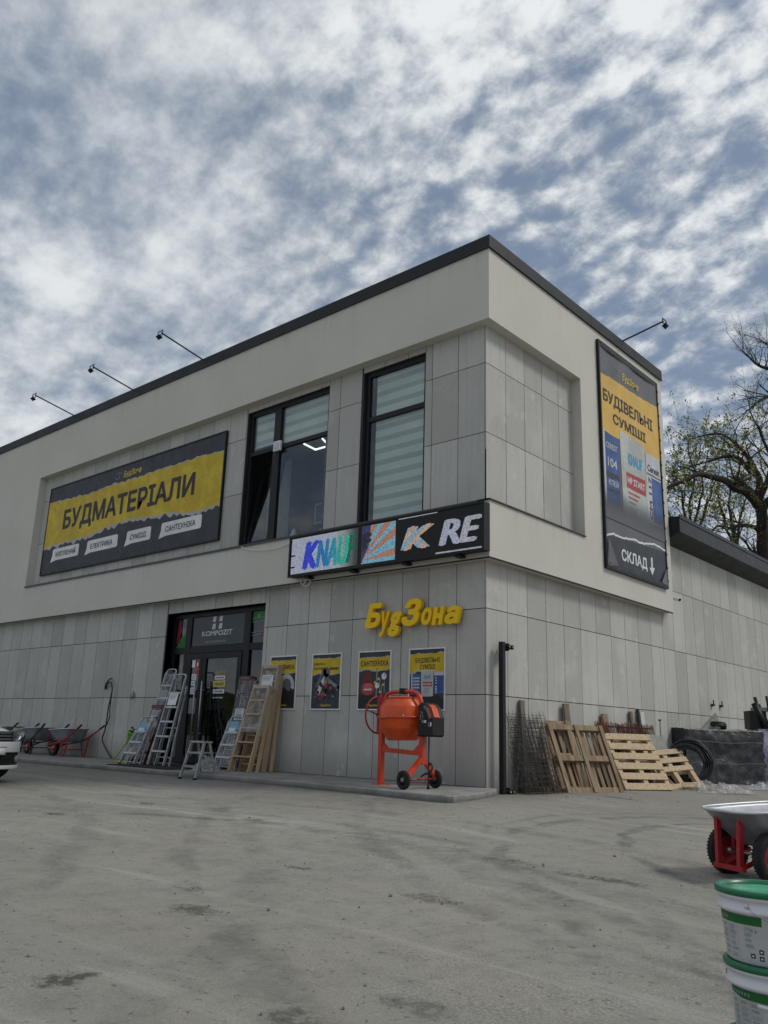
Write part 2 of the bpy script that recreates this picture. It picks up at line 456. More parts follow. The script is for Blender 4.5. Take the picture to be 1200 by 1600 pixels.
    h = t.math('ADD', t.math('MULTIPLY', fine, .8), t.math('MULTIPLY', grit, .5))
    t.n.remove(cr)
    t.bump(h, .8, .014)
    return t.fin(c, t.mr(mid, .3, .7, .78, .93), 0, .25)

STAINS = [(-1.66,-5.85,.20,.13,.8),(-1.95,-4.5,.16,.10,.7),(.2,-4.6,.16,.12,.7),(3.9,-8.7,.09,.14,.8),(4.55,-9.35,.13,.08,.85),(3.2,-7.55,.22,.10,.6),
          (5.55,-8.45,.09,.045,.95),(5.66,-8.36,.05,.05,.9),(5.55,-8.1,.06,.045,.9),(5.64,-8.0,.04,.03,.8),(4.9,-8.35,.15,.10,.6),(5.6,-9.0,.12,.05,.7),(3.9,-6.3,.25,.10,.5),(5.1,-7.9,.2,.08,.5),
          (2.7,-7.2,.12,.08,.6),(4.75,-8.95,.12,.08,.4),(4.3,-4.8,.40,.10,.7),(3.5,-4.7,.35,.08,.5),(2.6,-6.2,.12,.06,.6),(1.35,1.6,.3,.10,.7)]
gx = [-400,-200,-110,-70,-45] + [-30+.5*i for i in range(96)] + [20,26,40,70,120,220,400]
gy = [-400,-200,-110,-60,-40,-30] + [-20+.5*i for i in range(92)] + [28,34,45,70,120,220,400]
g = MB(); nx = len(gx)
vs = []
for yy in gy:
    for xx in gx:
        vs.append((xx, yy, gz(xx, yy) + (.006*noise.noise(Vector((xx*.7, yy*.7, 0))) if abs(xx) < 30 and abs(yy) < 30 else 0)))
fs = [(j*nx+i, j*nx+i+1, (j+1)*nx+i+1, (j+1)*nx+i) for j in range(len(gy)-1) for i in range(nx-1)]
M['ground'] = ground_mat()
g.add(vs, fs, M['ground'], True)
tag(g.build('ground'), 'dusty grey concrete yard with tyre marks and stains', kind='structure')

def kerb_mat():
    t = NT('kerb_concrete'); v = t.coord()
    n = t.noise(v, 2.2, 7, .68); f = t.noise(v, 30, 4, .7)
    c = t.mix(t.mr(n, .3, .7), (.19,.187,.175), (.30,.295,.28)); c = t.mix(t.mr(f, .5, .75, 0, .4), c, (.10,.098,.093))
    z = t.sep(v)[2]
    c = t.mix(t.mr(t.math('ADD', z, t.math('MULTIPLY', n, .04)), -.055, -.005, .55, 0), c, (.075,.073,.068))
    t.bump(n, .35, .02); return t.fin(c, .9, 0, .2)
M['kerb'] = kerb_mat()
k = MB()
top = [(-26,-1.95),(-20,-1.98),(-14,-1.96),(-9,-1.93),(-6,-1.88),(-3.2,-1.76),(-1,-1.83),(.25,-1.93),(.74,-1.93),(.79,-1.87)]
edge = [(.66,-1.2),(.46,-.55),(.2,-.02),(.05,.12),(-26,.12)]
poly = top + edge
n = len(poly); vs = []; fs = []
cx = -10
for ring_i, (off, z) in enumerate(((.0,-.4),(.0,-.014),(.014,0))):
    for i, (x, y) in enumerate(poly):
        yy = y + (off if y < -.2 else 0); xx = x - (off if x > 0 else 0)
        w = .004*noise.noise(Vector((x*3.1, y*3, 1.7)))
        vs.append((xx, yy+w, z))
for r_ in range(2):
    for i in range(n):
        j = (i+1) % n; fs.append((r_*n+i, r_*n+j, (r_+1)*n+j, (r_+1)*n+i))
fs.append(tuple(2*n+i for i in range(n)))
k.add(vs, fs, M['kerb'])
tag(k.build('pavement'), 'low concrete pavement along the front wall', kind='structure')

M['pebble'] = simple('grey_pebble', (.19,.185,.17), .9, 0, .4, 30)
gr = MB(); rr = random.Random(3)
for _ in range(900):
    if rr.random() < .55:
        x = rr.uniform(-8, 7); y = rr.uniform(-10, -2.1)
    elif rr.random() < .5:
        x = rr.gauss(.9, .5); y = rr.uniform(.2, 9)
    else:
        sx, sy, _r, _q, _a = rr.choice(STAINS); x = rr.gauss(sx, .15); y = rr.gauss(sy, .12)
    if y > -2.05 and x < .85: 
        if not (x > .15 and y > .3): continue
    s_ = rr.uniform(.003, .011) if rr.random() < .93 else rr.uniform(.011, .02)
    c0 = Vector((x, y, gz(x, y)+s_*.3))
    vv = [c0 + Vector((rr.uniform(.6,1)*s_*a, rr.uniform(.6,1)*s_*b, rr.uniform(.5,.9)*s_*c)) for a, b, c in ((1,0,0),(-1,0,0),(0,1,0),(0,-1,0),(0,0,1),(0,0,-1))]
    gr.add(vv, [(0,2,4),(2,1,4),(1,3,4),(3,0,4),(2,0,5),(1,2,5),(3,1,5),(0,3,5)], M['pebble'])
tag(gr.build('gravel'), 'loose grit scattered over the yard', kind='stuff')

# ------------------------------------------------------------------ building
O = .2
Z1, Z2, Z3, ZS, ZRB, ZRT, ZCB, ZCT, ZR1, ZR2 = 1.351, 2.671, 4.000, 3.436, 4.346, 7.517, 8.849, 9.073, 5.592, 6.831
YE, XR, YRR = 6.779, -15.25, 2.916
shop = thing('shop_building', 'two storey hardware shop with white upper frame over grey cladding panels', 'building')
door_r = (-8.55, -5.257, -.2, 3.161); w1_r = (-6.26, -3.74, ZRB-.2, 7.40); w2_r = (-2.83, -1.30, ZRB-.2, 7.40)
def rect_minus(r, h):
    x0, x1, z0, z1 = r; a, b, c, d = h
    if a >= x1 or b <= x0 or c >= z1 or d <= z0: return [r]
    out = []
    if x0 < a: out.append((x0, a, z0, z1))
    if b < x1: out.append((b, x1, z0, z1))
    m0, m1 = max(x0, a), min(x1, b)
    if z0 < c: out.append((m0, m1, z0, c))
    if d < z1: out.append((m0, m1, d, z1))
    return out
def clad(mb, axis, cols, rows, holes=()):
    G = .0065
    for a, b in zip(cols, cols[1:]):
        for c, d in zip(rows, rows[1:]):
            rs = [(min(a,b), max(a,b), c, d)]
            for h in holes: rs = [q for r in rs for q in rect_minus(r, h)]
            for x0, x1, z0, z1 in rs:
                if x1-x0 < .03 or z1-z0 < .03: continue
                j = rnd.uniform(0, .0015)
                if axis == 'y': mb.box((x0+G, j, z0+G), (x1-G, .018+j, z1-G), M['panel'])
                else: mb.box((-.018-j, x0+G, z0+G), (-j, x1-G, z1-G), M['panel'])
PL = .572
lc = MB()
clad(lc, 'y', [-.021]+[-PL*i for i in range(1, 47)], [0, Z1, Z2, ZS+.05], [door_r])
lc.build('front_cladding', shop)
lc = MB()
clad(lc, 'y', [-.021]+[-PL*i for i in range(1, 28)], [ZRB-.05, ZR1, ZR2, ZRT+.05], [w1_r, w2_r])
lc.build('upper_cladding', shop)
rc = MB()
clad(rc, 'x', [0]+[.6*i for i in range(1, 46)], [-.14, Z1, Z2, Z3, 5.3])
rc.build('side_cladding', shop)
rc = MB()
clad(rc, 'x', [0]+[.6*i for i in range(1, 6)], [Z3+.01, ZR1, ZR2, ZRT+.05])
rc.build('upper_cladding', shop)
# carcass behind the cladding (dark joints show through the gaps) with openings
ca = MB()
for r in [q for q in rect_minus((-26, -.024, -.15, ZRT+.1), door_r)]:
    rs = [r]
    for h in (w1_r, w2_r): rs = [q for rr_ in rs for q in rect_minus(rr_, h)]
    for x0, x1, z0, z1 in rs: ca.box((x0, .026, z0), (x1, .20, z1), M['backing'])
ca.box((-.20, .201, -.15), (-.026, 27, 5.35), M['backing'])
ca.box((-.20, .201, 5.351), (-.026, 6.6, ZRT+.1), M['backing'])
ca.box((-26, .201, 8.62), (-.02, 6.70, 8.70), M['backing'])      # roof deck of the upper storey
ca.box((-26, 6.62, 5.0), (-.02, 6.77, 8.84), M['render'])          # rear wall of the upper storey
ca.box((-26, 6.8, 5.36), (-.02, 27, 5.42), M['backing'])
ca.box((-26, 26.9, -.1), (-.2, 27, 5.36), M['panel'])
ca.build('carcass', shop)
wf = MB()
T = .019
wf.box((-26, -O, ZRT), (O, T, ZCB), M['render'])
wf.box((-26, -O, ZS), (O, T, ZRB), M['render'])
wf.box((-26, -O, ZRB), (XR, T, ZRT), M['render'])
wf.box((-T, T, ZRT), (O, YE, ZCB), M['render'])
wf.box((-T, T, ZS), (O, YE, ZRB), M['render'])
wf.box((-T, YRR, ZRB), (O, YE, ZRT), M['render'])
wf.build('white_frame', shop)
fl = MB()
fl.box((XR+.004, -O-.03, ZRB+.002), (O+.012, .0, ZRB+.020), M['flash'])
fl.box((.0, -O-.03, ZRB+.003), (O+.03, YRR-.004, ZRB+.021), M['flash'])
fl.box((XR+.004, -O-.03, ZRB-.022), (-.02, -O-.027, ZRB+.002), M['flash'])
fl.build('sill_flashing', shop)
df = MB()   # drip strip under the band
df.box((-26, -O+.012, ZS-.022), (O-.012, -O+.03, ZS-.001), M['capedge']); df.box((O-.03, -O+.03, ZS-.022), (O-.012, YE-.01, ZS-.001), M['capedge'])
df.build('drip_strip', shop)
cp = MB()
cp.box((-26, -O-.035, ZCB+.002), (O+.035, .35, ZCT), M['cap'])
cp.box((-.35, .35, ZCB+.002), (O+.035, YE+.03, ZCT), M['cap'])
for i in range(14):   # sheet joints
    x = -1.9-i*2.0; cp.box((x, -O-.038, ZCB+.001), (x+.012, .34, ZCT+.003), M['capedge'])
for i in range(3):
    y = 1.4+i*2.0; cp.box((-.34, y, ZCB+.001), (O+.038, y+.012, ZCT+.003), M['capedge'])
cp.box((-26, -O-.042, ZCB-.02), (O+.042, -O-.002, ZCB+.001), M['capedge']); cp.box((O+.002, -O-.002, ZCB-.02), (O+.042, YE+.034, ZCB+.001), M['capedge'])
cp.build('roof_coping', shop, .006)
ev = MB()   # eave of the low rear wing
pr = [(-.5,5.66),(.43,5.56),(.43,5.20),(.40,5.19),(.0,5.03),(-.5,5.03)]
ev.prism(pr, lambda u, v, d: (u, d, v), 6.81, 27.3, M['cap'])
for i in range(8):
    y = 8.4+i*2.2; ev.box((.40, y, 5.2), (.434, y+.012, 5.565), M['cap'])
ev.box((.425, 6.80, 5.515), (.452, 27.3, 5.60), M['capedge']); ev.box((.425, 6.805, 5.21), (.437, 27.3, 5.505), M['capedge'])
ev.build('rear_eave', shop)

# windows -------------------------------------------------------------
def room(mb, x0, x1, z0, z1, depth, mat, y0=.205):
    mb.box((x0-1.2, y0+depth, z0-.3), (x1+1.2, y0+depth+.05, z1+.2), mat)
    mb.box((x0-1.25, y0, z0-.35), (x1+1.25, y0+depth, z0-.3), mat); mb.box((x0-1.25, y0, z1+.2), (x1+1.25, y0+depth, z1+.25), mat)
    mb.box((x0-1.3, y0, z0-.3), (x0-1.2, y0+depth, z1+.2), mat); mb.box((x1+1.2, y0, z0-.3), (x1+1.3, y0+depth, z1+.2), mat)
def blind(mb, x0, x1, z0, z1, y, pitch=.24):
    z = z1; i = 0
    while z > z0 + .01:
        h = min(pitch*(.58 if i % 2 == 0 else .42), z-z0)
        mb.box((x0, y, z-h), (x1, y+.004, z), M['blind'] if i % 2 == 0 else M['blindgap'])
        z -= h; i += 1
    mb.box((x0, y-.012, z0-.03), (x1, y+.012, z0), M['b_white'])
FZ0, FZ1 = ZRB+.022, 7.40
def window(x0, x1, mull, name='window'):
    fr = MB(); F = M['frame']; y0, y1 = .07, .15
    fr.box((x0, y0, FZ0), (x0+.09, y1, FZ1), F); fr.box((x1-.07, y0, FZ0), (x1, y1, FZ1), F)
    fr.box((x0+.09, y0, FZ1-.09), (x1-.07, y1, FZ1), F); fr.box((x0+.09, y0, FZ0), (x1-.07, y1, FZ0+.07), F)
    xs = [x0+.09]
    if mull:
        fr.box((mull[0], y0, FZ0+.07), (mull[1], y1, FZ1-.09), F); segs = [(x0+.09, mull[0]), (mull[1], x1-.07)]
    else: segs = [(x0+.09, x1-.07)]
    for a, b in segs: fr.box((a, y0+.002, 6.40), (b, y1-.002, 6.49), F)
    w = fr.build(name, shop, .004)
    # dark reveal lining
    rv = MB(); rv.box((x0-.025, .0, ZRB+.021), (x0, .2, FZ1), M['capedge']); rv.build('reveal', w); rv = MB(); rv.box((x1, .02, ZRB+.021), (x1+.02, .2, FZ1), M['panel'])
    rv.build('reveal', w)
    return w, segs
w1, segs = window(-6.235, -3.76, (-5.44, -5.24))
gl = MB()
a, b = segs[0]; c, d = segs[1]
gl.box((a, .108, 6.49), (b, .114, FZ1-.09), M['glass']); gl.box((c, .108, 6.49), (d, .114, FZ1-.09), M['glass']); gl.box((c, .108, FZ0+.07), (d, .114, 6.40), M['glass'])
gl.build('pane', w1)
sa = MB()   # tilted inward sash
F = M['frame']; sx0, sx1, sh = a+.01, b-.01, 6.39-FZ0-.09
Mx = Matrix.Translation((0, .10, FZ0+.08)) @ Matrix.Rotation(R(-9), 4, 'X')
sa.box((sx0, 0, 0), (sx0+.07, .06, sh), F, Mx); sa.box((sx1-.07, 0, 0), (sx1, .06, sh), F, Mx); sa.box((sx0+.07, 0, 0), (sx1-.07, .06, .07), F, Mx); sa.box((sx0+.07, 0, sh-.07), (sx1-.07, .06, sh), F, Mx)
sash = sa.build('tilted_sash', w1)
sg = MB(); sg.box((sx0+.07, .027, .07), (sx1-.07, .033, sh-.07), M['glass'], Mx); sg.build('sash_pane', w1)
bl = MB(); blind(bl, a+.02, b-.02, 6.62, FZ1-.03, .17); blind(bl, c+.02, d-.02, 6.52, FZ1-.03, .17); bl.build('zebra_blind', w1)
cu_ = MB(); cu_.grid(24, 2, lambda u, v: (-6.16+.70*u, .62+.02*math.sin(u*40), 4.42+1.95*v), M['b_mid']); cu_.build('curtain', w1)
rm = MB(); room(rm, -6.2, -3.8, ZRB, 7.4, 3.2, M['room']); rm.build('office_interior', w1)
lt = NT('lit_tube'); lt.set(lt.b.inputs['Emission Color'], (.9,.95,1,1)); lt.set(lt.b.inputs['Emission Strength'], 1.6); M['lit'] = lt.fin((.9,.9,.9), .5)
lp = MB(); lq = [(-6.28,1.7,7.2),(-6.36,2.15,7.2),(-5.90,2.15,7.2),(-5.68,1.71,7.2)]
for i in range(3): lp.bar(lq[i], lq[i+1], .035, .03, M['lit'])
lp.build('ceiling_lamp', w1)
ins = MB()   # things dimly seen on the window board
ins.box((-4.95,.9,4.9), (-4.4,.93,5.35), M['b_mid']); ins.box((-4.90,.895,4.95), (-4.45,.9,5.30), M['roomdark'])
ins.build('picture_frame', w1); ins = MB(); ins.lathe([(0,0),(.07,0),(.08,.12),(.05,.2),(.03,.26),(0,.27)], M['b_bright'], Matrix.Translation((-5.0,.4,4.45)), 12); ins.build('vase', w1); ins = MB(); ins.lathe([(0,0),(.09,0),(.10,.1),(.04,.16),(0,.17)], M['b_mid'], Matrix.Translation((-4.2,.42,4.45)), 12)
ins.build('vase', w1); ins = MB(); ins.box((-4.75,.5,4.40), (-4.25,.8,4.62), M['roomdark'])
ins.build('storage_box', w1)
w2, segs2 = window(-2.805, -1.315, None)
a2, b2 = segs2[0]
gl = MB(); gl.box((a2, .108, 6.49), (b2, .114, FZ1-.09), M['glass']); gl.box((a2, .108, FZ0+.07), (b2, .114, 6.40), M['glass']); gl.build('pane', w2)
bl = MB(); blind(bl, a2+.10, b2+.03, FZ0+.1, FZ1-.03, .17, .23); bl.build('zebra_blind', w2)
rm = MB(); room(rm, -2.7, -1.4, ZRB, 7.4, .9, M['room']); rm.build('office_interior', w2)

# entrance ------------------------------------------------------------
DX0, DX1, DZ = -8.55, -5.257, 3.161
yd0, yd1 = .17, .25
dm = MB(); F = M['frame']
dm.box((DX0, yd0, 0), (DX0+.10, yd1, DZ), F); dm.box((DX1-.09, yd0, 0), (DX1, yd1, DZ), F); dm.box((DX0+.10, yd0, DZ-.10), (DX1-.09, yd1, DZ), F)
M1, M2 = (-8.06, -7.86), (-6.07, -5.87)
for m in (M1, M2): dm.box((m[0], yd0-.005, 0), (m[1], yd1, DZ-.10), F)
for s0, s1 in ((DX0+.10, M1[0]), (M1[1], M2[0]), (M2[1], DX1-.09)): dm.box((s0, yd0+.002, 2.28), (s1, yd1-.002, 2.42), F)
door = dm.build('entrance', shop, .004)
tag(door, 'glazed dark framed entrance with a transom sign')
for s0, s1 in ((DX0+.10, M1[0]), (M2[1], DX1-.09)):
    ti = MB(); ti.box((s0, .208, .12), (s1, .214, 2.28), M['doorglass']); ti.box((s0, .208, 2.42), (s1, .214, DZ-.10), M['doorglass'])
    ti.box((s0, yd0+.01, 0), (s1, yd1-.01, .12), F); ti.build('side_light', door)
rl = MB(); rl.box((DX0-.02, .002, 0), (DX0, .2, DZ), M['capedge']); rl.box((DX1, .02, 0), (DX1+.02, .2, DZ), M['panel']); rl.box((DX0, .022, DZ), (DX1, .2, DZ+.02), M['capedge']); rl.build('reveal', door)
LS = -7.36   # meeting line of the two leaves
def leaf(x0, x1, st, label=None):
    lf = MB()
    lf.box((x0+.005, .15, .02), (x0+st, .21, 2.27), F); lf.box((x1-st, .15, .02), (x1-.005, .21, 2.27), F)
    lf.box((x0+st, .15, .02), (x1-st, .21, .16), F); lf.box((x0+st, .15, 2.15), (x1-st, .21, 2.27), F)
    o = lf.build('door_leaf', door, .004)
    p = MB(); p.box((x0+st, .178, .16), (x1-st, .184, 2.15), M['doorglass']); p.build('leaf_pane', o) if False else p.build('leaf_pane', door)
    return o
leaf(M1[1], LS, .10); leaf(LS, M2[0], .13)
hd = MB()
for hx in (LS-.06, LS+.17):
    hd.tube([(hx, .06, .45), (hx, .06, 1.68)], .016, M['alu'], 10)
    for z in (.62, 1.5): hd.tube([(hx, .06, z), (hx, .155, z)], .01, M['alu'], 8)
hd.build('pull_handle', door)
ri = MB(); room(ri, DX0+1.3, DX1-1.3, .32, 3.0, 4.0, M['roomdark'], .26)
ri.build('shop_interior', door)
def panel2d(mb, poly, y, mat):
    mb.add([(u, y, v) for u, v in poly], [tuple(range(len(poly)))], mat)
def text_y(mb, body, x0, x1, zb, cap, y, mat, bold=.02, shear=0):
    put_text(mb, lambda u, v: (u, y, v), body, x0, x1, zb, cap, mat, bold, shear)
def rrect(x0, x1, z0, z1, r, n=4):
    out = []
    for cx_, cz_, a0 in ((x1-r, z1-r, 0), (x0+r, z1-r, 90), (x0+r, z0+r, 180), (x1-r, z0+r, 270)):
        for i in range(n+1):
            t = R(a0+90*i/n); out.append((cx_+r*math.cos(t), cz_+r*math.sin(t)))
    return out
ts = MB()   # transom sign
ts.box((M1[1]+.02, .19, 2.43), (M2[0]-.02, .205, DZ-.11), print_mat('transom_slate', (.050,.060,.068), .25))
yk = .186
for (px, pz, sx, sz) in ((-7.10,2.98,-1,1),(-6.88,2.98,1,1),(-7.10,2.83,-1,-1),(-6.88,2.83,1,-1)):
    q = [(px-.06, pz-.055), (px+.045, pz-.055), (px+.06, pz+.055), (px-.045, pz+.055)]
    if sz < 0: q = [(px-.075, pz-.06), (px+.05, pz-.06), (px+.06, pz+.055), (px-.04, pz+.055)]
    panel2d(ts, q, yk, M['b_bright'])
text_y(ts, 'KOMPOZIT', -7.50, -6.47, 2.63, .115, yk, M['b_bright'], .03)
def dashes(mb, x0, x1, z0, z1, y, mat, seed=1):
    q = random.Random(seed); x = x0
    while x < x1:
        w = q.uniform(.35, .9)*(z1-z0); d = q.uniform(0, .25)*(z1-z0)
        mb.add([(x, y, z0+d*.5), (min(x+w, x1), y, z0+d*.3), (min(x+w, x1), y, z1-d), (x, y, z1-d*.6)], [(0,1,2,3)], mat)
        x += w + q.uniform(.15, .5)*(z1-z0)
dashes(ts, -7.36, -6.64, 2.485, 2.53, yk, M['b_mid'], 4)
ts.build('transom_sign', door)
dc = MB()   # coloured decals on the side lights
yk = .204
gd = print_mat('decal_green', (.03,.16,.045)); rd = print_mat('decal_red', (.22,.012,.025)); wd = M['b_mid']
panel2d(dc, [(-8.44,2.5),(-8.40,3.05),(-8.31,3.05),(-8.27,2.82),(-8.33,2.6)], yk, rd)
panel2d(dc, [(-8.44,2.43),(-8.07,2.43),(-8.12,2.66),(-8.22,2.72),(-8.33,2.58)], yk, gd)
for q in ([(-8.22,2.68),(-8.08,2.72),(-8.09,2.74),(-8.22,2.71)], [(-8.27,2.98),(-8.18,2.86),(-8.17,2.87),(-8.26,3.0)]): panel2d(dc, q, yk-.002, wd)
dc.build('decal', door); dc = MB(); panel2d(dc, [(-5.86,2.86),(-5.36,2.90),(-5.36,3.05),(-5.86,3.05)], yk, gd); panel2d(dc, [(-5.60,2.56),(-5.38,2.50),(-5.36,2.75),(-5.44,2.72)], yk, rd)
for z in (2.90, 2.83, 2.62, 2.56): panel2d(dc, [(-5.86,z),(-5.55,z+.02),(-5.36,z-.01),(-5.36,z+.005),(-5.55,z+.035),(-5.86,z+.015)], yk-.002, wd)
panel2d(dc, [(-5.72,2.95),(-5.62,3.02),(-5.66,2.90)], yk-.002, M['lime'])
dc.build('decal', door); dc = MB()
# paper notices on the narrow leaf, opening notice on the wide leaf
yk = .172
for x0, x1, z0, z1, m in ((-7.74,-7.62,1.98,2.14,'paper'),(-7.60,-7.48,1.96,2.12,'b_red'),(-7.60,-7.48,1.84,1.94,'b_red'),(-7.72,-7.55,1.72,1.84,'paper'),(-7.72,-7.55,1.60,1.70,'paper'),(-7.73,-7.54,1.42,1.56,'paper'),(-7.74,-7.50,1.02,1.34,'b_mid'),
                         (-6.92,-6.57,1.71,1.79,'b_white'),(-6.95,-6.55,1.56,1.69,'b_gold'),(-6.94,-6.57,1.43,1.51,'b_white')):
    pn = MB(); panel2d(pn, [(x0,z0),(x1,z0),(x1,z1),(x0,z1)], yk, M[m]); pn.build('notice', door)
for x0, x1, z in ((-7.70,-7.58,1.79),(-7.70,-7.60,1.75),(-7.70,-7.58,1.65),(-7.71,-7.57,1.51),(-7.71,-7.6,1.46)): panel2d(dc, [(x0,z),(x1,z),(x1,z+.012),(x0,z+.012)], yk-.002, M['b_grey'])
panel2d(dc, [(-7.56,2.08),(-7.52,2.08),(-7.52,2.0),(-7.56,2.0)], yk-.002, M['b_white'])
pass
text_y(dc, 'БудЗона', -6.90, -6.56, 1.83, .06, yk, M['b_gold'], .02, .2)
dc.build('notice_print', door); dc = MB(); dashes(dc, -6.89, -6.61, 1.732, 1.768, yk-.002, M['b_text'], 2)
dashes(dc, -6.91, -6.60, 1.59, 1.66, yk-.002, M['b_grey'], 3)
dashes(dc, -6.91, -6.61, 1.45, 1.49, yk-.002, M['b_text'], 6)
dashes(dc, -6.94, -6.60, 1.33, 1.36, yk, M['b_bright'], 5)
dc.build('notice_print', door)
mt = MB(); mt.box((-7.5, -1.75, .002), (-5.6, -.2, .016), M['rubber']); o = mt.build('doormat'); tag(o, 'flat black rubber mat lying on the pavement before the entrance', 'doormat')
# ------------------------------------------------------------------ signs
def jag(pts, amp, seed, n=9):
    """torn paper edge: jittered polyline"""
    q = random.Random(seed); out = []
    for (x0, z0), (x1, z1) in zip(pts, pts[1:]):
        for i in range(n):
            t = i/n; out.append((x0+(x1-x0)*t, z0+(z1-z0)*t + (q.uniform(-amp, amp) if i or out else 0)))
    out.append(pts[-1]); return out
def strip(mb, lo, hi, fn, mat):
    """fill between two polylines with equal point counts"""
    n = len(lo); vs = [fn(*p) for p in lo] + [fn(*p) for p in hi]
    mb.add(vs, [(i, i+1, n+i+1, n+i) for i in range(n-1)], mat)
def resample(pts, n):
    x0, x1 = pts[0][0], pts[-1][0]; out = []
    for i in range(n+1):
        x = x0+(x1-x0)*i/n
        for (a, za), (b, zb) in zip(pts, pts[1:]):
            if a <= x <= b+1e-9: out.append((x, za+(zb-za)*((x-a)/(b-a) if b > a else 0))); break
    return out
def torn(mb, ptsTop, ptsBot, fnl, amp=.03, seed=1, n=70, lo=.06, top=.04):
    q = random.Random(seed)
    T_ = [(x, z+q.uniform(-amp, amp)) for x, z in resample(ptsTop, n)]; B_ = [(x, z+q.uniform(-amp, amp)) for x, z in resample(ptsBot, n)]
    def wob(i, f): return .5+.5*noise.noise(Vector((i*.19+f, f, seed)))
    T2 = [(x, z+q.uniform(0, amp*.5)+top*max(0, wob(i, 3)*2-.7)) for i, (x, z) in enumerate(T_)]
    B2 = [(x, z-q.uniform(0, amp*.5)-lo*max(0, wob(i, 9)*2.2-.6)) for i, (x, z) in enumerate(B_)]
    strip(mb, B2, B_, fnl(1), M['b_torn']); strip(mb, T_, T2, fnl(1), M['b_torn']); strip(mb, B_, T_, fnl(1), M['b_yellow'])
def logo(mb, fn, x0, x1, zb, cap, mat=None, emblem=None):
    """script shop name, with a small gear-and-bolt line emblem in front"""
    mat = mat or M['b_gold']
    if x0 is not None: put_text(mb, fn, 'БудЗона', x0, x1, zb, cap, mat, .03, .22)
    if emblem:
        ex, r = emblem; z = zb+cap*.5
        for c_, rr_ in ((ex-r*.5, r), (ex+r*.7, r*.8)):
            n = 14
            for i in range(n):
                if i % 7 == 6: continue
                a, b = 2*math.pi*i/n, 2*math.pi*(i+.8)/n
                q = [(c_+rr_*math.cos(a), z+rr_*math.sin(a)), (c_+rr_*math.cos(b), z+rr_*math.sin(b)), (c_+rr_*.78*math.cos(b), z+rr_*.78*math.sin(b)), (c_+rr_*.78*math.cos(a), z+rr_*.78*math.sin(a))]
                mb.add([fn(*p) for p in q], [(0,1,2,3)], M['b_mid'])

def text_fn(mb, body, x0, x1, zb, cap, fn, mat, bold=.03, shear=0, flat=False):
    put_text(mb, fn, body, x0, x1, zb, cap, mat, bold, shear, flat)
def poly_fn(mb, pts, fn, mat): mb.add([fn(*p) for p in pts], [tuple(range(len(pts)))], mat)
def disc(cx, cz, rx, rz, a0=0, a1=360, n=20): return [(cx+rx*math.cos(R(a0+(a1-a0)*i/n)), cz+rz*math.sin(R(a0+(a1-a0)*i/n))) for i in range(n+(0 if a1-a0 == 360 else 1))]
def arcband(cx, cz, r0, r1, a0, a1, n=24, sx=1):
    o = [(cx+sx*r1*math.cos(R(a0+(a1-a0)*i/n)), cz+r1*math.sin(R(a0+(a1-a0)*i/n))) for i in range(n+1)]
    i_ = [(cx+sx*r0*math.cos(R(a1+(a0-a1)*i/n)), cz+r0*math.sin(R(a1+(a0-a1)*i/n))) for i in range(n+1)]
    return o, i_[::-1]

# big banner on the front
bx0, bx1, bz0, bz1 = -14.80, -6.90, 4.64, 7.145
ban = thing('advertising_banner', 'wide charcoal and yellow banner stretched in the recess left of the upper windows', 'banner', (0,0,0))
m = MB(); yb = -.05
m.box((bx0+.03, yb, bz0+.03), (bx1-.03, yb+.02, bz1-.03), M['b_dark'])
fnl = lambda k: (lambda u, v: (u, yb-.0025*k, v))
torn(m, [(bx0+.03,6.71),(-13.96,6.68),(-12.6,6.63),(-11.57,6.69),(-10.4,6.67),(-9.48,6.70),(-8.6,6.69),(-7.8,6.71),(bx1-.03,6.66)],
     [(bx0+.03,5.43),(-13.65,5.47),(-12.55,5.46),(-11.34,5.61),(-10.38,5.64),(-9.46,5.56),(-8.77,5.55),(-8.25,5.44),(-7.61,5.42),(bx1-.03,5.46)], fnl, .012, 5, 190, .13, .05)
m.build('printed_sheet', ban)
m = MB(); text_fn(m, 'БУДМАТЕРІАЛИ', -13.86, -7.93, 5.83, .55, fnl(2), M['b_text'], .035)
for z, w in ((6.1,.4),): pass
m.build('lettering', ban); m = MB(); logo(m, fnl(2), -11.02, -10.22, 6.80, .16); m.build('shop_logo', ban); m = MB(); logo(m, fnl(2), None, None, 6.80, .16, None, (-11.24, .10)); m.build('gear_emblem', ban)
m = MB()
for w, x0, x1, t0, t1 in (('КРІПЛЕННЯ', -14.22, -12.83, -14.03, -13.0), ('ЕЛЕКТРИКА', -12.42, -10.96, -12.24, -11.2), ('СУМІШІ', -10.56, -9.52, -10.4, -9.71), ('САНТЕХНІКА', -9.10, -7.55, -8.92, -7.77)):
    poly_fn(m, rrect(x0, x1, 5.0, 5.325, .06), fnl(1), M['b_white']); poly_fn(m, [(x0-.07, 4.955), (x0+.22, 5.0), (x0, 5.14)], fnl(1.6), M['b_white'])
    text_fn(m, w, t0, t1, 5.09, .135, fnl(2.4), M['b_text'], .012)
m.build('speech_bubble_print', ban)
m = MB()
for a, b in (((bx0, bz0), (bx1, bz0+.035)), ((bx0, bz1-.035), (bx1, bz1)), ((bx0, bz0+.035), (bx0+.035, bz1-.035)), ((bx1-.035, bz0+.035), (bx1, bz1-.035))): m.box((a[0], -.062, a[1]), (b[0], -.001, b[1]), M['black'])
m.build('banner_frame', ban)

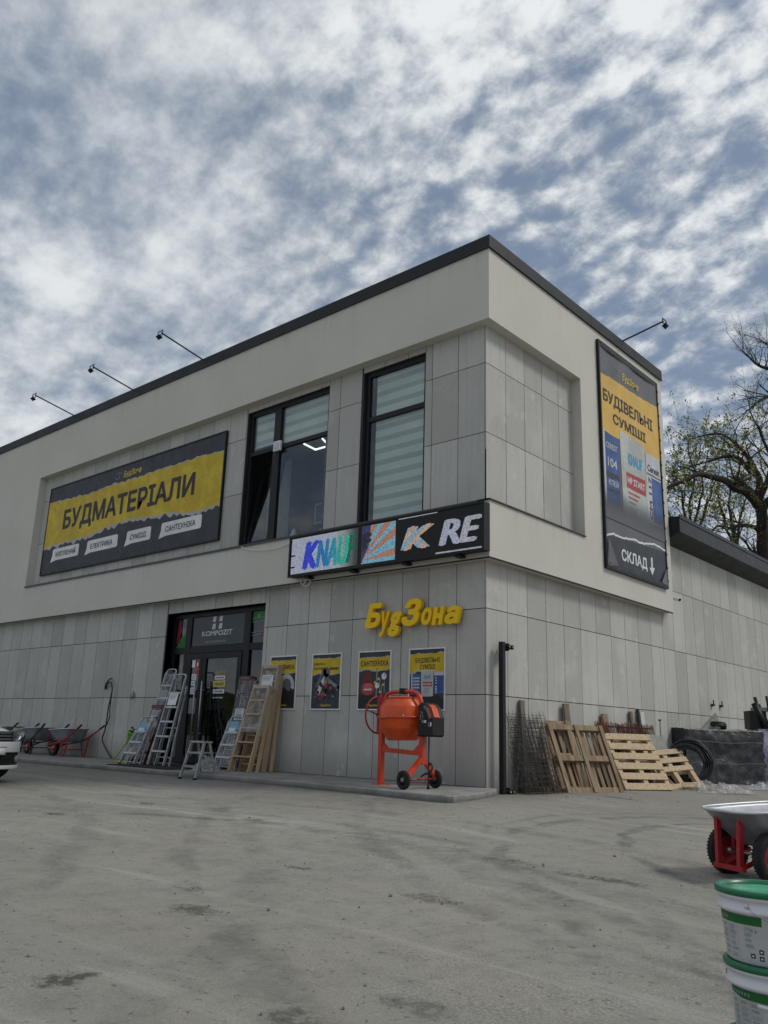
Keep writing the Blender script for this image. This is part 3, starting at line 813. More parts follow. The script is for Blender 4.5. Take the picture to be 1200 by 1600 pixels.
# tall banner on the side wall
side = thing('advertising_banner', 'tall narrow banner with building mix sacks on the side wall under the roof corner', 'banner')
yA, yB, zA, zB = 3.62, 6.44, 3.89, 8.63
m = MB(); xs = .245
def wav(u, v): return .010*math.sin(v*7.3+u*3)*math.sin(u*5.1)
def sn(k): return lambda u, v: (xs+.003*k, u, v)
m.box((xs-.02, yA+.03, zA+.03), (xs, yB-.03, zB-.03), M['b_grey'])
poly_fn(m, [(yA+.03,zA+.03),(yB-.03,zA+.03),(yB-.03,4.70),(yA+.03,4.55)], sn(.6), M['b_dark'])
top_ = [(yA+.03,7.92),(4.51,7.97),(4.84,7.955),(5.35,7.97),(yB-.03,8.03)]
n_ = 40; q = random.Random(4); T_ = [(u, v+q.uniform(-.012,.012)) for u, v in resample(top_, n_)]
strip(m, [(u, 6.66+.1*(u-yA)/2.8) for u, v in T_], T_, sn(.7), M['b_orange'])
w_ = jag([(yA+.05,4.53),(3.91,4.61),(4.36,4.61),(4.835,4.68),(5.24,4.67),(5.84,4.765),(yB-.04,4.73)], .012, 8, 6)
strip(m, [(u, v-.02) for u, v in w_], [(u, v+.02) for u, v in w_], sn(1.2), M['b_white'])
m.build('printed_sheet', side)
m = MB()   # printed sacks, fading to grey at the foot
for k in range(8):   # fade strips behind
    pass
poly_fn(m, [(3.70,5.15),(4.36,5.18),(4.37,6.66),(3.69,6.70)], sn(1.2), M['b_blue']); poly_fn(m, [(3.69,5.15),(3.76,5.15),(3.76,6.70),(3.66,6.72)], sn(1.6), M['b_bright'])
poly_fn(m, [(3.76,5.86),(4.34,5.88),(4.34,5.78),(3.76,5.75)], sn(1.8), M['b_dark']); poly_fn(m, [(3.76,5.52),(4.34,5.55),(4.34,5.49),(3.76,5.46)], sn(1.8), M['b_dark'])
text_fn(m, '104', 3.85, 4.25, 5.98, .20, sn(2), M['b_bright'], .02); text_fn(m, 'CERESIT', 3.80, 4.30, 6.36, .13, sn(2), M['b_bright'], .02); text_fn(m, 'КЛЕЙ', 3.86, 4.28, 5.60, .12, sn(2), M['b_bright'], .02)
poly_fn(m, [(5.60,5.18),(6.36,5.23),(6.36,6.76),(5.64,6.76)], sn(1.2), M['b_bright']); poly_fn(m, [(5.88,5.24),(6.36,5.24),(6.36,6.24),(5.88,6.24)], sn(1.6), M['b_blue'])
text_fn(m, 'Ceresit', 5.70, 6.30, 6.36, .16, sn(2), M['b_dark'], .03); poly_fn(m, [(5.66,6.28),(6.36,6.28),(6.36,6.31),(5.66,6.31)], sn(1.8), M['b_dark'])
put_text(m, lambda u, v: sn(2)(5.86-v, 5.28+u), 'CM 117', 0, .95, 0, .14, M['b_dark'], .03)
poly_fn(m, [(4.46,5.02),(5.62,5.06),(5.59,6.87),(4.42,6.90)], sn(2.2), M['b_bag'])
text_fn(m, 'KNAUF', 4.77, 5.43, 6.25, .27, sn(2.8), M['b_sky'], .06); poly_fn(m, [(4.65,5.73),(5.56,5.73),(5.56,6.09),(4.65,6.06)], sn(2.6), M['b_red'])
text_fn(m, 'HP START', 4.70, 5.51, 5.83, .16, sn(3), M['b_white'], .02)
for i in range(3):
    z = 5.62-.10*i; poly_fn(m, [(4.72,z),(5.25-.1*i,z),(5.25-.1*i,z+.035),(4.72,z+.035)], sn(2.8), M['b_red'] if i < 2 else M['b_mid'])
for i in range(5):
    z = 5.32-.05*i; poly_fn(m, [(4.72,z),(5.1-.03*i,z),(5.1-.03*i,z+.015),(4.72,z+.015)], sn(2.8), M['b_mid'])
t = NT('foot_fade'); z = t.sep(t.coord())[2]; t.set(t.b.inputs['Alpha'], t.mr(z, 4.95, 5.65, 1, 0)); M['fade'] = t.fin(M['b_grey'] and (.115,.12,.13), .5, 0, .3)
poly_fn(m, [(yA+.05,4.90),(yB-.05,4.90),(yB-.05,5.66),(yA+.05,5.66)], sn(4), M['fade'])
m.build('sack_print', side)
m = MB()
text_fn(m, 'БУДІВЕЛЬНІ', 3.76, 6.08, 7.35, .265, sn(2), M['b_text'], .03); text_fn(m, 'СУМІШІ', 4.16, 5.69, 6.97, .22, sn(2), M['b_text'], .03)
m.build('lettering', side); m = MB(); logo(m, sn(2), 4.66, 5.45, 8.09, .17, M['b_gold']); m.build('shop_logo', side); m = MB(); logo(m, sn(2), None, None, 8.09, .17, M['b_gold'], (4.42, .10)); m.build('gear_emblem', side); m = MB(); text_fn(m, 'СКЛАД', 4.28, 5.44, 4.15, .235, sn(2), M['b_white'], .03)
m.build('lettering', side); m = MB(); poly_fn(m, [(5.63,4.44),(5.71,4.45),(5.71,4.21),(5.63,4.20)], sn(2), M['b_white']); poly_fn(m, [(5.54,4.215),(5.80,4.245),(5.67,4.07)], sn(2.1), M['b_white'])
m.build('arrow_print', side)
m = MB()
for a, b in (((yA, zA), (yB, zA+.04)), ((yA, zB-.04), (yB, zB)), ((yA, zA+.04), (yA+.04, zB-.04)), ((yB-.04, zA+.04), (yB, zB-.04))): m.box((.201, a[0], a[1]), (.262, b[0], b[1]), M['black'])
q = random.Random(2)
for i in range(16):   # fixing tabs along the edge
    z = zA+.15+i*.29; m.box((.26, yA-.012, z), (.268, yA+.03, z+.05), M['black']); m.box((.26, yB-.03, z), (.268, yB+.012, z+.05), M['black'])
m.build('banner_frame', side)
m = MB()   # loose folded corners and crumpled hem
m.grid(20, 3, lambda u, v: (.266+.012*abs(math.sin(u*17+1))*v, yA+.06+u*(yB-yA-.12), zA+.035+v*(.07+.03*math.sin(u*11))), M['b_dark'])
m.build('crumpled_hem', side); m = MB(); m.add([(.268,yA+.03,zA+.05),(.29,yA+.42,zA+.10),(.272,yA+.10,zA+.62)], [(0,1,2)], M['b_grey']); m.build('folded_corner', side); m = MB(); m.add([(.268,yB-.05,zA+.05),(.285,yB-.4,zA+.09),(.272,yB-.08,zA+.42)], [(0,1,2)], M['b_grey'])
m.build('folded_corner', side); m = MB(); m.grid(16, 2, lambda u, v: (.266+.012*abs(math.sin(u*13)), yA+.1+u*(yB-yA-.2), zB-.05-v*(.03+.05*abs(math.sin(u*6+.4)))), M['black'])
m.build('crumpled_hem', side)

# LED board on the corner
ledt = thing('led_display', 'long black LED board at the corner showing broken coloured letters', 'led sign')
lx0, lx1, lz0, lz1 = -4.19, .235, 3.50, 4.268
m = MB(); m.box((lx0, -.40, lz0), (lx1, -.235, lz1), M['blackmetal'])
m.box((lx0-.012, -.415, lz0-.01), (lx1+.012, -.398, lz0+.028), M['blackmetal']); m.box((lx0-.012, -.415, lz1-.028), (lx1+.012, -.398, lz1+.01), M['blackmetal'])
m.box((lx0-.012, -.415, lz0+.028), (lx0+.03, -.398, lz1-.028), M['blackmetal']); m.box((lx1-.03, -.415, lz0+.028), (lx1+.012, -.398, lz1-.028), M['blackmetal'])
m.build('cabinet', ledt, .004)
for x in (-3.75, -2.6, -1.4, -.3):
    m = MB(); m.box((x-.05, -.36, lz0-.05), (x+.05, -.205, lz0-.011), M['blackmetal']); m.build('bracket', ledt)
yl = -.402; ln = lambda k: (lambda u, v: (u, yl-.0025*k, v))
L_white = led('led_lavender', (.55,.60,.72), (.38,.42,.55), .78); L_blue = led('led_blue', (.02,.035,.60), (.03,.06,.55), .95); L_teal = led('led_teal', (.015,.20,.50), (.03,.50,.36), .85, 42, (-3.3,-2.7))
L_green = led('led_green', (.02,.38,.24), (.015,.20,.12), .55, 42, (-3.0,-2.5)); L_dark = led('led_dim', (.05,.06,.07), (.02,.02,.03), .4); L_sky = led('led_sky', (.18,.46,.64), (.26,.54,.7), .75); L_or = led('led_orange', (.75,.32,.16), (.55,.3,.25), .62)
L_grad = led('led_grad', (.42,.52,.52), (.05,.06,.06), .7, 42, (-2.9,-2.42)); L_pale = led('led_pale', (.60,.62,.68), (.46,.48,.58), .72); L_mag = led('led_mauve', (.05,.04,.22), (.10,.10,.3), .45)
pz0, pz1 = lz0+.045, lz1-.05
m = MB()
poly_fn(m, [(lx0+.06,pz0),(-2.95,pz0),(-2.95,pz1),(lx0+.06,pz1)], ln(1), L_white); poly_fn(m, [(-2.95,pz0),(-2.42,pz0),(-2.42,pz1),(-2.95,pz1)], ln(1), L_grad)
poly_fn(m, [(-2.33,pz0),(-1.56,pz0),(-1.56,pz1),(-2.33,pz1)], ln(1), L_sky)
def clip(poly, x0, x1, z0, z1):
    def cl(P, ins, inter):
        o = []
        for i in range(len(P)):
            a, b = P[i-1], P[i]
            if ins(b):
                if not ins(a): o.append(inter(a, b))
                o.append(b)
            elif ins(a): o.append(inter(a, b))
        return o
    P = poly
    for ax, val, s_ in ((0,x0,1),(0,x1,-1),(1,z0,1),(1,z1,-1)):
        if not P: return P
        P = cl(P, lambda p: (p[ax]-val)*s_ >= 0, lambda a, b: tuple(a[k]+(b[k]-a[k])*(val-a[ax])/(b[ax]-a[ax]) for k in (0,1)))
    return P
for a in (-32, 2, 24, 40, 58, 76, 96):   # rays from lower left
    o = (-2.36, 3.60); d0, d1 = R(a), R(a+9)
    P = clip([o, (o[0]+3*math.cos(d0), o[1]+3*math.sin(d0)), (o[0]+3*math.cos(d1), o[1]+3*math.sin(d1))], -2.33, -1.56, pz0, pz1)
    if len(P) > 2: poly_fn(m, P, ln(2), L_or)
poly_fn(m, [(-2.33,pz0),(-2.16,pz0+.3),(-2.12,pz1),(-2.33,pz1)], ln(3), L_mag)
text_fn(m, 'F', -2.32, -2.10, 3.80, .30, ln(4), L_dark, .06)
for z in (3.66, 3.88): poly_fn(m, [(lx0+.06,z),(lx0+.17,z),(lx0+.17,z+.03),(lx0+.06,z+.03)], ln(2), M['black'])
text_fn(m, 'K', -3.82, -3.38, 3.56, .64, ln(2), L_blue, .085, .25, True); text_fn(m, 'NAU', -3.46, -2.62, 3.565, .62, ln(3), L_teal, .075, .22, True); text_fn(m, 'F', -2.72, -2.43, 3.57, .60, ln(2), L_green, .07, .22, True)
L_str = led('led_striped', (.32,.50,.62), (.72,.46,.34), .72, 42, None, True)
text_fn(m, 'K', -1.44, -.72, 3.635, .485, ln(2), L_str, .085, .27, True)
text_fn(m, 'R', -.64, -.20, 3.635, .485, ln(2), L_white, .05, .25, True); text_fn(m, 'E', -.24, .215, 3.635, .485, ln(3), L_pale, .055, .27, True)
poly_fn(m, [(-1.5,pz1),(-.67,pz1),(-.67,pz1+.014),(-1.5,pz1+.014)], ln(2), L_pale); poly_fn(m, [(-.70,pz0-.012),(.20,pz0-.012),(.20,pz0+.012),(-.70,pz0+.012)], ln(2), L_pale)
m.build('lit_screen', ledt)

# yellow 3-D letters over the posters
ltr = thing('sign_lettering', 'yellow raised slanted shop name letters on the grey wall above the posters', 'sign', (0,-.05,0))
def letter(ch, x0, x1, zb, zt, shear):
    vs, fs = text_geo(ch, 0, .10)
    B = .03 if ch in 'ну' else .05
    vs = [(p[0]+shear*p[1], p[1], p[2]) for p in vs]
    a, b = min(p[0] for p in vs)-B, max(p[0] for p in vs)+B; c, d = min(p[1] for p in vs)-B, max(p[1] for p in vs)+B
    mb = MB()
    for i in range(13):
        Bi = B*(1-.006*i); ox, oy = (0, 0) if i == 0 else (Bi*math.cos(i*math.pi/6+.03), Bi*math.sin(i*math.pi/6+.03))
        mb.add([(x0+(p[0]+ox-a)/(b-a)*(x1-x0), -.040-p[2]*.36-.00015*i, zb+(p[1]+oy-c)/(d-c)*(zt-zb)) for p in vs], fs, M['yellow'])
    if ch == 'н':   # two stems and a bar, slanted like the others
        mb = MB(); h = zt-zb; w = x1-x0; sw = w*.36; sl = shear*h*.75
        f3 = lambda u, v, d: (x0+u*(w-sl)/w+sl*v, d, zb+v*h)
        for i, q in enumerate(([(0,0),(sw,0),(sw,1),(0,1)], [(w-sw,0),(w,0),(w,1),(w-sw,1)], [(sw*.9,.36),(w-sw*.9,.36),(w-sw*.9,.66),(sw*.9,.66)])): mb.prism(q, f3, -.076+.0004*i, -.002, M['yellow'])
    for q_ in (.35, .65): mb.cyl((x0+(x1-x0)*q_, .05, (zb+zt)/2), (x0+(x1-x0)*q_, -.02, (zb+zt)/2), .012, M['steel'], 6)
    mb.build('letter', ltr, 0)
for ch, x0, x1, zb, zt in (('Б',-2.45,-2.06,2.475,2.90), ('у',-2.11,-1.88,2.315,2.75), ('g',-1.92,-1.61,2.305,2.72), ('З',-1.62,-1.20,2.46,2.915), ('о',-1.20,-.98,2.455,2.74), ('н',-.985,-.72,2.445,2.735), ('а',-.72,-.41,2.44,2.735)): letter(ch, x0, x1, zb, zt, .26)

# four posters
def poster(x0, label):
    t_ = thing('advertising_poster', label, 'poster', (x0, 0, 1.105), group='posters under the shop name')
    f = MB(); W, H = .755, .995
    f.box((0,-.022,0),(W,-.001,.022),M['paper']); f.box((0,-.022,H-.022),(W,-.001,H),M['paper']); f.box((0,-.022,.022),(.022,-.001,H-.022),M['paper']); f.box((W-.022,-.022,.022),(W,-.001,H-.022),M['paper'])
    f.build('poster_frame', t_)
    p_ = MB(); p_.box((.022,-.012,.022),(W-.022,-.002,H-.022),M['b_dark'])
    return t_, p_
PN = lambda k: (lambda u, v: (u, -.0125-.0012*k, v))
def band(p_, zt, zb, seed):
    torn(p_, [(.022,zt),(.2,zt+.008),(.4,zt-.004),(.733,zt+.012)], [(.022,zb),(.2,zb+.03),(.42,zb-.005),(.733,zb+.02)], PN, .008, seed, 26, .03, .015)
def foot(p_): logo(p_, PN(3), .27, .52, .065, .035, M['b_gold'], (.22, .02))
t_, p_ = poster(-4.98, 'black and yellow poster half hidden behind the tall wooden stepladder')
band(p_, .90, .66, 1); text_fn(p_, 'ЕЛЕКТРИКА', .08, .68, .735, .09, PN(3), M['b_text'], .018)
o, i_ = arcband(.49, .44, .13, .21, -20, 215); strip(p_, i_, o, PN(2), M['b_bright'])
for a in range(0, 200, 16):
    o, i_ = arcband(.49, .44, .135, .205, a, a+2, 1); strip(p_, i_, o, PN(3), M['b_mid'])
poly_fn(p_, disc(.49,.44,.125,.125), PN(1.6), M['b_grey']); poly_fn(p_, [(.05,.06),(.7,.06),(.71,.36),(.55,.33),(.42,.42),(.3,.28),(.05,.3)], PN(2.5), M['mixtone']); foot(p_)
p_.build('printed_sheet', t_)
t_, p_ = poster(-3.825, 'poster of dark power tools second from the entrance')
band(p_, .90, .62, 2); dashes_fn = lambda x0, x1, z0, z1, s_: dashes_p(p_, x0, x1, z0, z1, s_)
def dashes_p(mb, x0, x1, z0, z1, seed, mat=None, k=3):
    q = random.Random(seed); x = x0
    while x < x1:
        w = q.uniform(.5, .9)*(z1-z0); poly_fn(mb, [(x,z0),(min(x1,x+w),z0),(min(x1,x+w),z1-q.uniform(0,.2)*(z1-z0)),(x,z1)], PN(k), mat or M['b_text']); x += w+.18*(z1-z0)
text_fn(p_, 'ЕЛЕКТРО-', .06, .34, .785, .042, PN(3), M['b_text'], .02); text_fn(p_, 'ІНСТРУМЕНТ', .06, .40, .705, .042, PN(3), M['b_text'], .02)
dashes_p(p_, .46, .68, .70, .745, 11)
for a in (20, 60, 100, 140):
    o, i_ = arcband(.57, .77, .05, .085, a, a+22, 3); strip(p_, i_, o, PN(3), M['b_orange'])
def tool(cx, cz, s_, m_, ang):
    c_, n_ = math.cos(R(ang)), math.sin(R(ang)); f_ = lambda a, b: (cx+s_*(a*c_-b*n_), cz+s_*(a*n_+b*c_))
    poly_fn(p_, [f_(*q) for q in ((-1,-.18),(.5,-.22),(.9,-.1),(.9,.14),(.4,.24),(-1,.16))], PN(2), m_)
    poly_fn(p_, [f_(*q) for q in disc(.75,0,.36,.36)], PN(2.3), M['b_grey']); poly_fn(p_, [f_(*q) for q in ((-.6,-.16),(-.2,-.2),(-.34,-.75),(-.66,-.7))], PN(2.2), M['mixtone'])
tool(.30,.50,.24,M['b_bright'],62); tool(.36,.42,.2,M['b_red'],75); tool(.24,.55,.18,M['b_grey'],55); tool(.58,.44,.15,M['b_mid'],-30); tool(.62,.36,.13,M['mixtone'],20)
for q_ in range(26):
    cx_, cz_ = rnd.uniform(.08,.68), rnd.uniform(.18,.58); r_ = rnd.uniform(.012,.04)
    poly_fn(p_, disc(cx_,cz_,r_,r_*rnd.uniform(.5,1),0,360,7), PN(1.5+q_*.06), M[rnd.choice(['mixtone','b_grey','b_mid','mixtone','b_red','mixtone'])])
poly_fn(p_, disc(.17,.30,.05,.035), PN(2), M['b_red']); foot(p_); p_.build('printed_sheet', t_)
t_, p_ = poster(-2.665, 'plumbing poster with a red tank and pressure gauges, partly behind the mixer handwheel')
band(p_, .88, .66, 3); text_fn(p_, 'САНТЕХНІКА', .06, .69, .735, .09, PN(3), M['b_text'], .018)
poly_fn(p_, disc(.24,.36,.155,.115), PN(2), M['b_red']); poly_fn(p_, disc(.24,.40,.10,.05), PN(2.4), print_mat('tank_light', (.5,.12,.1)))
dashes_p(p_, .15, .33, .33, .36, 5, M['b_white'], 2.8)
poly_fn(p_, [(.12,.46),(.34,.46),(.32,.60),(.24,.66),(.14,.58)], PN(2), print_mat('pump_red', (.16,.025,.03)))
for cx_, cz_, r_ in ((.60,.56,.065),(.45,.41,.058)):
    poly_fn(p_, disc(cx_,cz_,r_,r_), PN(2.2), M['b_mid']); poly_fn(p_, disc(cx_,cz_,r_*.8,r_*.8), PN(2.6), M['b_white']); poly_fn(p_, [(cx_-.006,cz_),(cx_+.006,cz_),(cx_+.03,cz_+.04),(cx_+.02,cz_+.045)], PN(3), M['b_text'])
for x, z0, z1, w in ((.42,.48,.70,.03),(.50,.30,.52,.022),(.60,.28,.48,.022),(.42,.2,.36,.03),(.54,.22,.4,.02)): poly_fn(p_, [(x,z0),(x+w,z0),(x+w,z1),(x,z1)], PN(1.8), M['b_mid'])
for x, z in ((.40,.46),(.48,.52),(.58,.42),(.52,.3)): poly_fn(p_, disc(x,z,.03,.022), PN(2), M['b_gold'])
poly_fn(p_, [(.03,.03),(.72,.03),(.72,.22),(.03,.26)], PN(1.4), M['mixtone']); foot(p_); p_.build('printed_sheet', t_)
t_, p_ = poster(-1.525, 'poster of three building mix sacks, nearest the building corner')
band(p_, .90, .60, 4); text_fn(p_, 'БУДІВЕЛЬНІ', .14, .64, .76, .075, PN(3), M['b_text'], .012); text_fn(p_, 'СУМІШІ', .23, .55, .655, .075, PN(3), M['b_text'], .012)
poly_fn(p_, [(.06,.26),(.25,.26),(.26,.57),(.05,.58)], PN(2), M['b_blue']); poly_fn(p_, [(.06,.26),(.085,.26),(.08,.57),(.05,.58)], PN(2.3), M['b_bright']); poly_fn(p_, [(.53,.26),(.72,.27),(.725,.61),(.53,.60)], PN(2), M['b_blue'])
for z in (.50,.45,.40,.35): dashes_p(p_, .10, .23, z, z+.028, int(z*100), M['b_bright'], 2.6)
poly_fn(p_, [(.53,.55),(.72,.55),(.72,.61),(.53,.60)], PN(2.3), M['b_bright']); put_text(p_, lambda u, v: PN(2.6)(.59-v, .27+u), 'CM 117', 0, .26, 0, .035, M['b_white'], .03)
poly_fn(p_, [(.27,.22),(.51,.22),(.52,.64),(.26,.64)], PN(2.8), M['b_bag']); text_fn(p_, 'KNAUF', .32, .46, .50, .06, PN(3.4), M['b_sky'], .05); poly_fn(p_, [(.30,.38),(.49,.38),(.49,.45),(.30,.45)], PN(3.2), M['b_red']); text_fn(p_, 'HP START', .31, .48, .398, .032, PN(3.8), M['b_white'], .02)
for i in range(3): dashes_p(p_, .32, .44-.02*i, .34-.03*i, .352-.03*i, i+20, M['b_mid'], 3.2)
poly_fn(p_, [(.022,.022),(.733,.022),(.733,.16),(.6,.24),(.3,.20),(.022,.26)], PN(4.4), M['mixtone']); logo(p_, PN(5.2), .34, .58, .065, .035, M['b_gold']); p_.build('printed_sheet', t_)

# floodlights on the roof edge
def floodlight(loc, rot, label, k=1.0):
    t_ = thing('floodlight', label, 'floodlight', loc, rot, 'floodlights on arms along the roof edge')
    m = MB(); m.tube([(0,.25,-.02),(0,0,.0),(0,-1.17*k,.22*k)], .018, M['blackmetal'], 8); m.box((-.05,.02,-.06),(.05,.30,-.035),M['blackmetal']); m.build('arm', t_)
    m = MB(); m.tube([(-.09,-1.20*k,.22*k-.10),(-.09,-1.19*k,.22*k+.03),(.09,-1.19*k,.22*k+.03),(.09,-1.20*k,.22*k-.10)], .012, M['blackmetal'], 6); m.build('yoke', t_)
    m = MB(); Mx = Matrix.Translation((0,-1.21*k,.22*k-.12)) @ Matrix.Rotation(R(52), 4, 'X'); m.cbox((0,0,0),(.15,.035,.10),M['blackmetal'],Mx); m.cbox((0,.018,0),(.12,.01,.08),M['b_bright'],Mx); m.cbox((0,-.025,0),(.09,.02,.06),M['blackmetal'],Mx)
    m.build('lamp_head', t_, .008)
    return t_
for x, lb in ((-7.86,'roof floodlight on a thin arm above the right end of the wide banner'), (-10.79,'roof floodlight on a thin arm, middle one above the wide banner'), (-13.75,'roof floodlight on a thin arm above the left end of the wide banner')): floodlight((x,-.2,9.075), (0,0,0), lb)
floodlight((.2,4.86,9.075), (0,0,R(90)), 'roof floodlight reaching out above the tall side banner', .80)

m = MB(); m.box((0,7.04,3.80),(.03,7.16,3.92),M['white']); m.tube([(.02,7.10,3.85),(.11,7.08,3.83)],.015,M['white'],8); m.cyl((.07,7.10,3.81),(.25,7.02,3.75),.042,M['white'],14); m.cyl((.25,7.02,3.75),(.255,7.018,3.748),.034,M['black'],14); cc = m.build('security_camera'); tag(cc, 'small white security camera on the side wall below the white overhang', 'security camera')
m = MB(); m.cbox((-5.255,.035,6.45),(.21,.06,.21),M['white']); m.cbox((-5.255,.0,6.45),(.15,.014,.15),M['b_bright']); tag(m.build('wireless_antenna_box', None, .01), 'small square white box mounted on the upper window frame', 'antenna box')
m = MB(); m.tube(smooth_poly([(-5.92,-.215,4.36),(-5.75,-.235,4.28),(-5.4,-.235,4.20),(-4.85,-.235,4.165),(-4.5,-.235,4.20),(-4.15,-.3,4.26)],5), .009, M['white'], 6); tag(m.build('power_cable'), 'thin pale cable drooping from the window sill to the LED board', 'cable')
m = MB(); m.tube(smooth_poly([(-4.03,-.24,3.50),(-4.02,-.215,3.40),(-3.93,-.20,3.345),(-3.83,-.20,3.36),(-3.78,-.215,3.43),(-3.85,-.23,3.47),(-3.95,-.225,3.38)],5), .010, M['white'], 6); tag(m.build('power_cable'), 'loop of white cable hanging under the left end of the LED board', 'cable')
m = MB(); m.box((-9.64,-.05,1.36),(-9.54,-.001,1.44),M['b_mid']); m.tube([(-9.62,-.03,1.36),(-9.62,-.05,1.31)],.012,M['black'],6); m.tube([(-9.56,-.03,1.44),(-9.56,-.05,1.49)],.012,M['black'],6); tag(m.build('junction_box', None, .006), 'tiny grey box on the front wall left of the entrance', 'junction box')
for y, lb in ((9.12,'tiny dark wall bracket above the tarpaulin stack, nearer the corner'),(9.65,'tiny dark wall bracket above the tarpaulin stack, farther from the corner')):
    m = MB(); m.cbox((.03,y,1.605),(.06,.10,.05),M['black']); m.cyl((.05,y,1.63),(.05,y,1.72),.014,M['black'],6); tag(m.build('wall_bracket'), lb, 'bracket')
m = MB()
m.tube(smooth_poly([(-10.80,-.02,1.56),(-10.74,-.06,1.64),(-10.58,-.07,1.77),(-10.48,-.06,1.78)],5), .016, M['pipe'], 6)
m.tube(smooth_poly([(-10.78,-.02,1.55),(-10.62,-.07,1.68),(-10.48,-.09,1.70),(-10.38,-.09,1.56),(-10.40,-.09,1.35),(-10.45,-.09,1.1),(-10.48,-.08,.8),(-10.52,-.08,.58),(-10.58,-.08,.45),(-10.55,-.07,.35),(-10.4,-.06,.2),(-10.15,-.06,.03)],5), .017, M['pipe'], 6)
m.tube(smooth_poly([(-10.40,-.07,1.5),(-10.36,-.10,1.2),(-10.39,-.08,1.0),(-10.33,-.1,.95),(-10.36,-.1,.86),(-10.46,-.08,.72)],5), .013, M['pipe'], 6)
tag(m.build('electric_cable'), 'tangled black cables sticking out of the front wall beside the red wheelbarrow', 'cable')
# ------------------------------------------------------------------ concrete mixer
mx = thing('concrete_mixer', 'orange concrete mixer with black motor housing standing on the pavement before the posters', 'concrete mixer', (-1.17,-1.04,0), (0,0,R(-4)))
OR, OD = M['orange'], M['orangedk']
m = MB(); m.cbox((0,0,.005),(.20,.22,.010),OD); m.cbox((0,0,.50),(.075,.075,.98),OD); m.build('upright', mx, .006)
m = MB(); m.box((-.09,-.03,.72),(-.05,.05,1.28),M['red']); m.build('tilt_plate', mx, .004)
m = MB(); m.tube([(-.02+.02*math.sin(k),.27*math.cos(2*math.pi*k/36),1.0+.27*math.sin(2*math.pi*k/36)) if False else (-.085,.27*math.cos(2*math.pi*k/36),1.0+.27*math.sin(2*math.pi*k/36)) for k in range(36)], .013, M['red'], 8, True)
for a in (45, 165, 285): m.tube([(-.085,0,1.0),(-.085,.27*math.cos(R(a)),1.0+.27*math.sin(R(a)))], .010, M['red'], 6)
m.cyl((-.11,0,1.0),(.02,0,1.0),.03,M['red'],12); m.build('tilting_handwheel', mx)
m = MB()
m.bar((.03,0,.50),(.80,0,.47),.055,.065,OD); m.bar((.03,0,.60),(.16,0,.50),.03,.03,OD)
m.add([(.03,-.02,.62),(.03,-.02,.50),(.16,-.02,.50),(.03,.02,.62),(.03,.02,.50),(.16,.02,.50)],[(0,1,2),(5,4,3),(0,3,4,1),(1,4,5,2),(2,5,3,0)],OD)
m.add([(.66,-.02,.50),(.80,-.02,.50),(.80,-.02,.62),(.66,.02,.50),(.80,.02,.50),(.80,.02,.62)],[(0,1,2),(5,4,3),(0,3,4,1),(1,4,5,2),(2,5,3,0)],OD)
m.build('crossbar', mx, .004)
m = MB(); m.cbox((.83,0,.60),(.075,.075,.56),OD); m.build('motor_post', mx, .006)
m = MB(); m.bar((.83,-.02,.40),(.93,-.42,.15),.06,.06,OD); m.build('wheel_leg', mx, .005)
m = MB(); m.bar((.83,.02,.40),(.86,.26,.15),.06,.06,OD); m.build('wheel_leg', mx, .005)
m = MB(); m.tube([(.94,-.50,.125),(.86,.30,.125)],.014,M['red'],8); m.build('axle', mx)
for px_, py_ in ((.945,-.49),(.86,.25)):
    w = MB(); Mx = Matrix.Translation((px_,py_,.125)) @ Matrix.Rotation(R(90+0),4,'X') 
    Mx = Matrix.Translation((px_,py_,.125)) @ Matrix.Rotation(R(-5),4,'Z') @ Matrix.Rotation(R(90),4,'X')
    w.lathe([(.07,-.02),(.105,-.03),(.122,-.022),(.126,0),(.122,.022),(.105,.03),(.07,.02)], M['rubber'], Mx, 28); w.lathe([(0,-.016),(.072,-.016),(.072,.016),(0,.016)], M['black'], Mx, 20); w.lathe([(0,-.032),(.022,-.034),(.026,-.02),(.026,.034),(0,.036)], M['b_mid'], Mx, 12)
    w.build('wheel', mx)
m = MB(); D = Matrix.Translation((.425,0,.955)) @ Matrix.Rotation(R(-2),4,'Y') @ Matrix.Diagonal((1.10,1.10,1.04,1))
m.lathe([(.0,-.30),(.19,-.30),(.205,-.29),(.293,-.155),(.302,-.14),(.305,-.02),(.308,-.012)], OR, D, 48)
m.lathe([(.308,-.012),(.322,-.012),(.322,.012),(.308,.014)], OD, D, 48)
m.lathe([(.308,.014),(.304,.15),(.298,.165),(.225,.262),(.222,.285),(.214,.285),(.214,.25),(.27,.16),(.28,.0),(.27,-.15),(.18,-.27),(0,-.28)], OR, D, 48)
m.lathe([(.228,.262),(.236,.272),(.228,.285),(.21,.287)], OD, D, 48)
for a in range(0, 360, 45): m.cyl(D @ Vector((.315*math.cos(R(a)),.315*math.sin(R(a)),.012)), D @ Vector((.315*math.cos(R(a)),.315*math.sin(R(a)),.03)), .010, M['steel'], 8)
m.build('drum', mx)
m = MB(); m.tube(smooth_poly([(.03,0,1.0),(.04,0,1.16),(.07,0,1.27),(.16,0,1.325),(.30,0,1.335),(.60,0,1.335),(.72,0,1.30),(.79,0,1.20),(.82,0,1.05),(.82,0,.95)],5), .030, OD, 12)
m.cyl((.0,0,.965),(.12,0,.965),.045,OD,14); m.cyl((.72,0,.965),(.86,0,.965),.05,OD,14); m.build('drum_yoke', mx)
m = MB(); m.cbox((.43,0,1.345),(.10,.09,.085),M['black']); m.build('clamp', mx, .01)
m = MB(); pr = [(0,-.27),(.30,-.27),(.315,-.24),(.315,.02),(.25,.17),(.17,.235),(.07,.255),(.0,.22)]
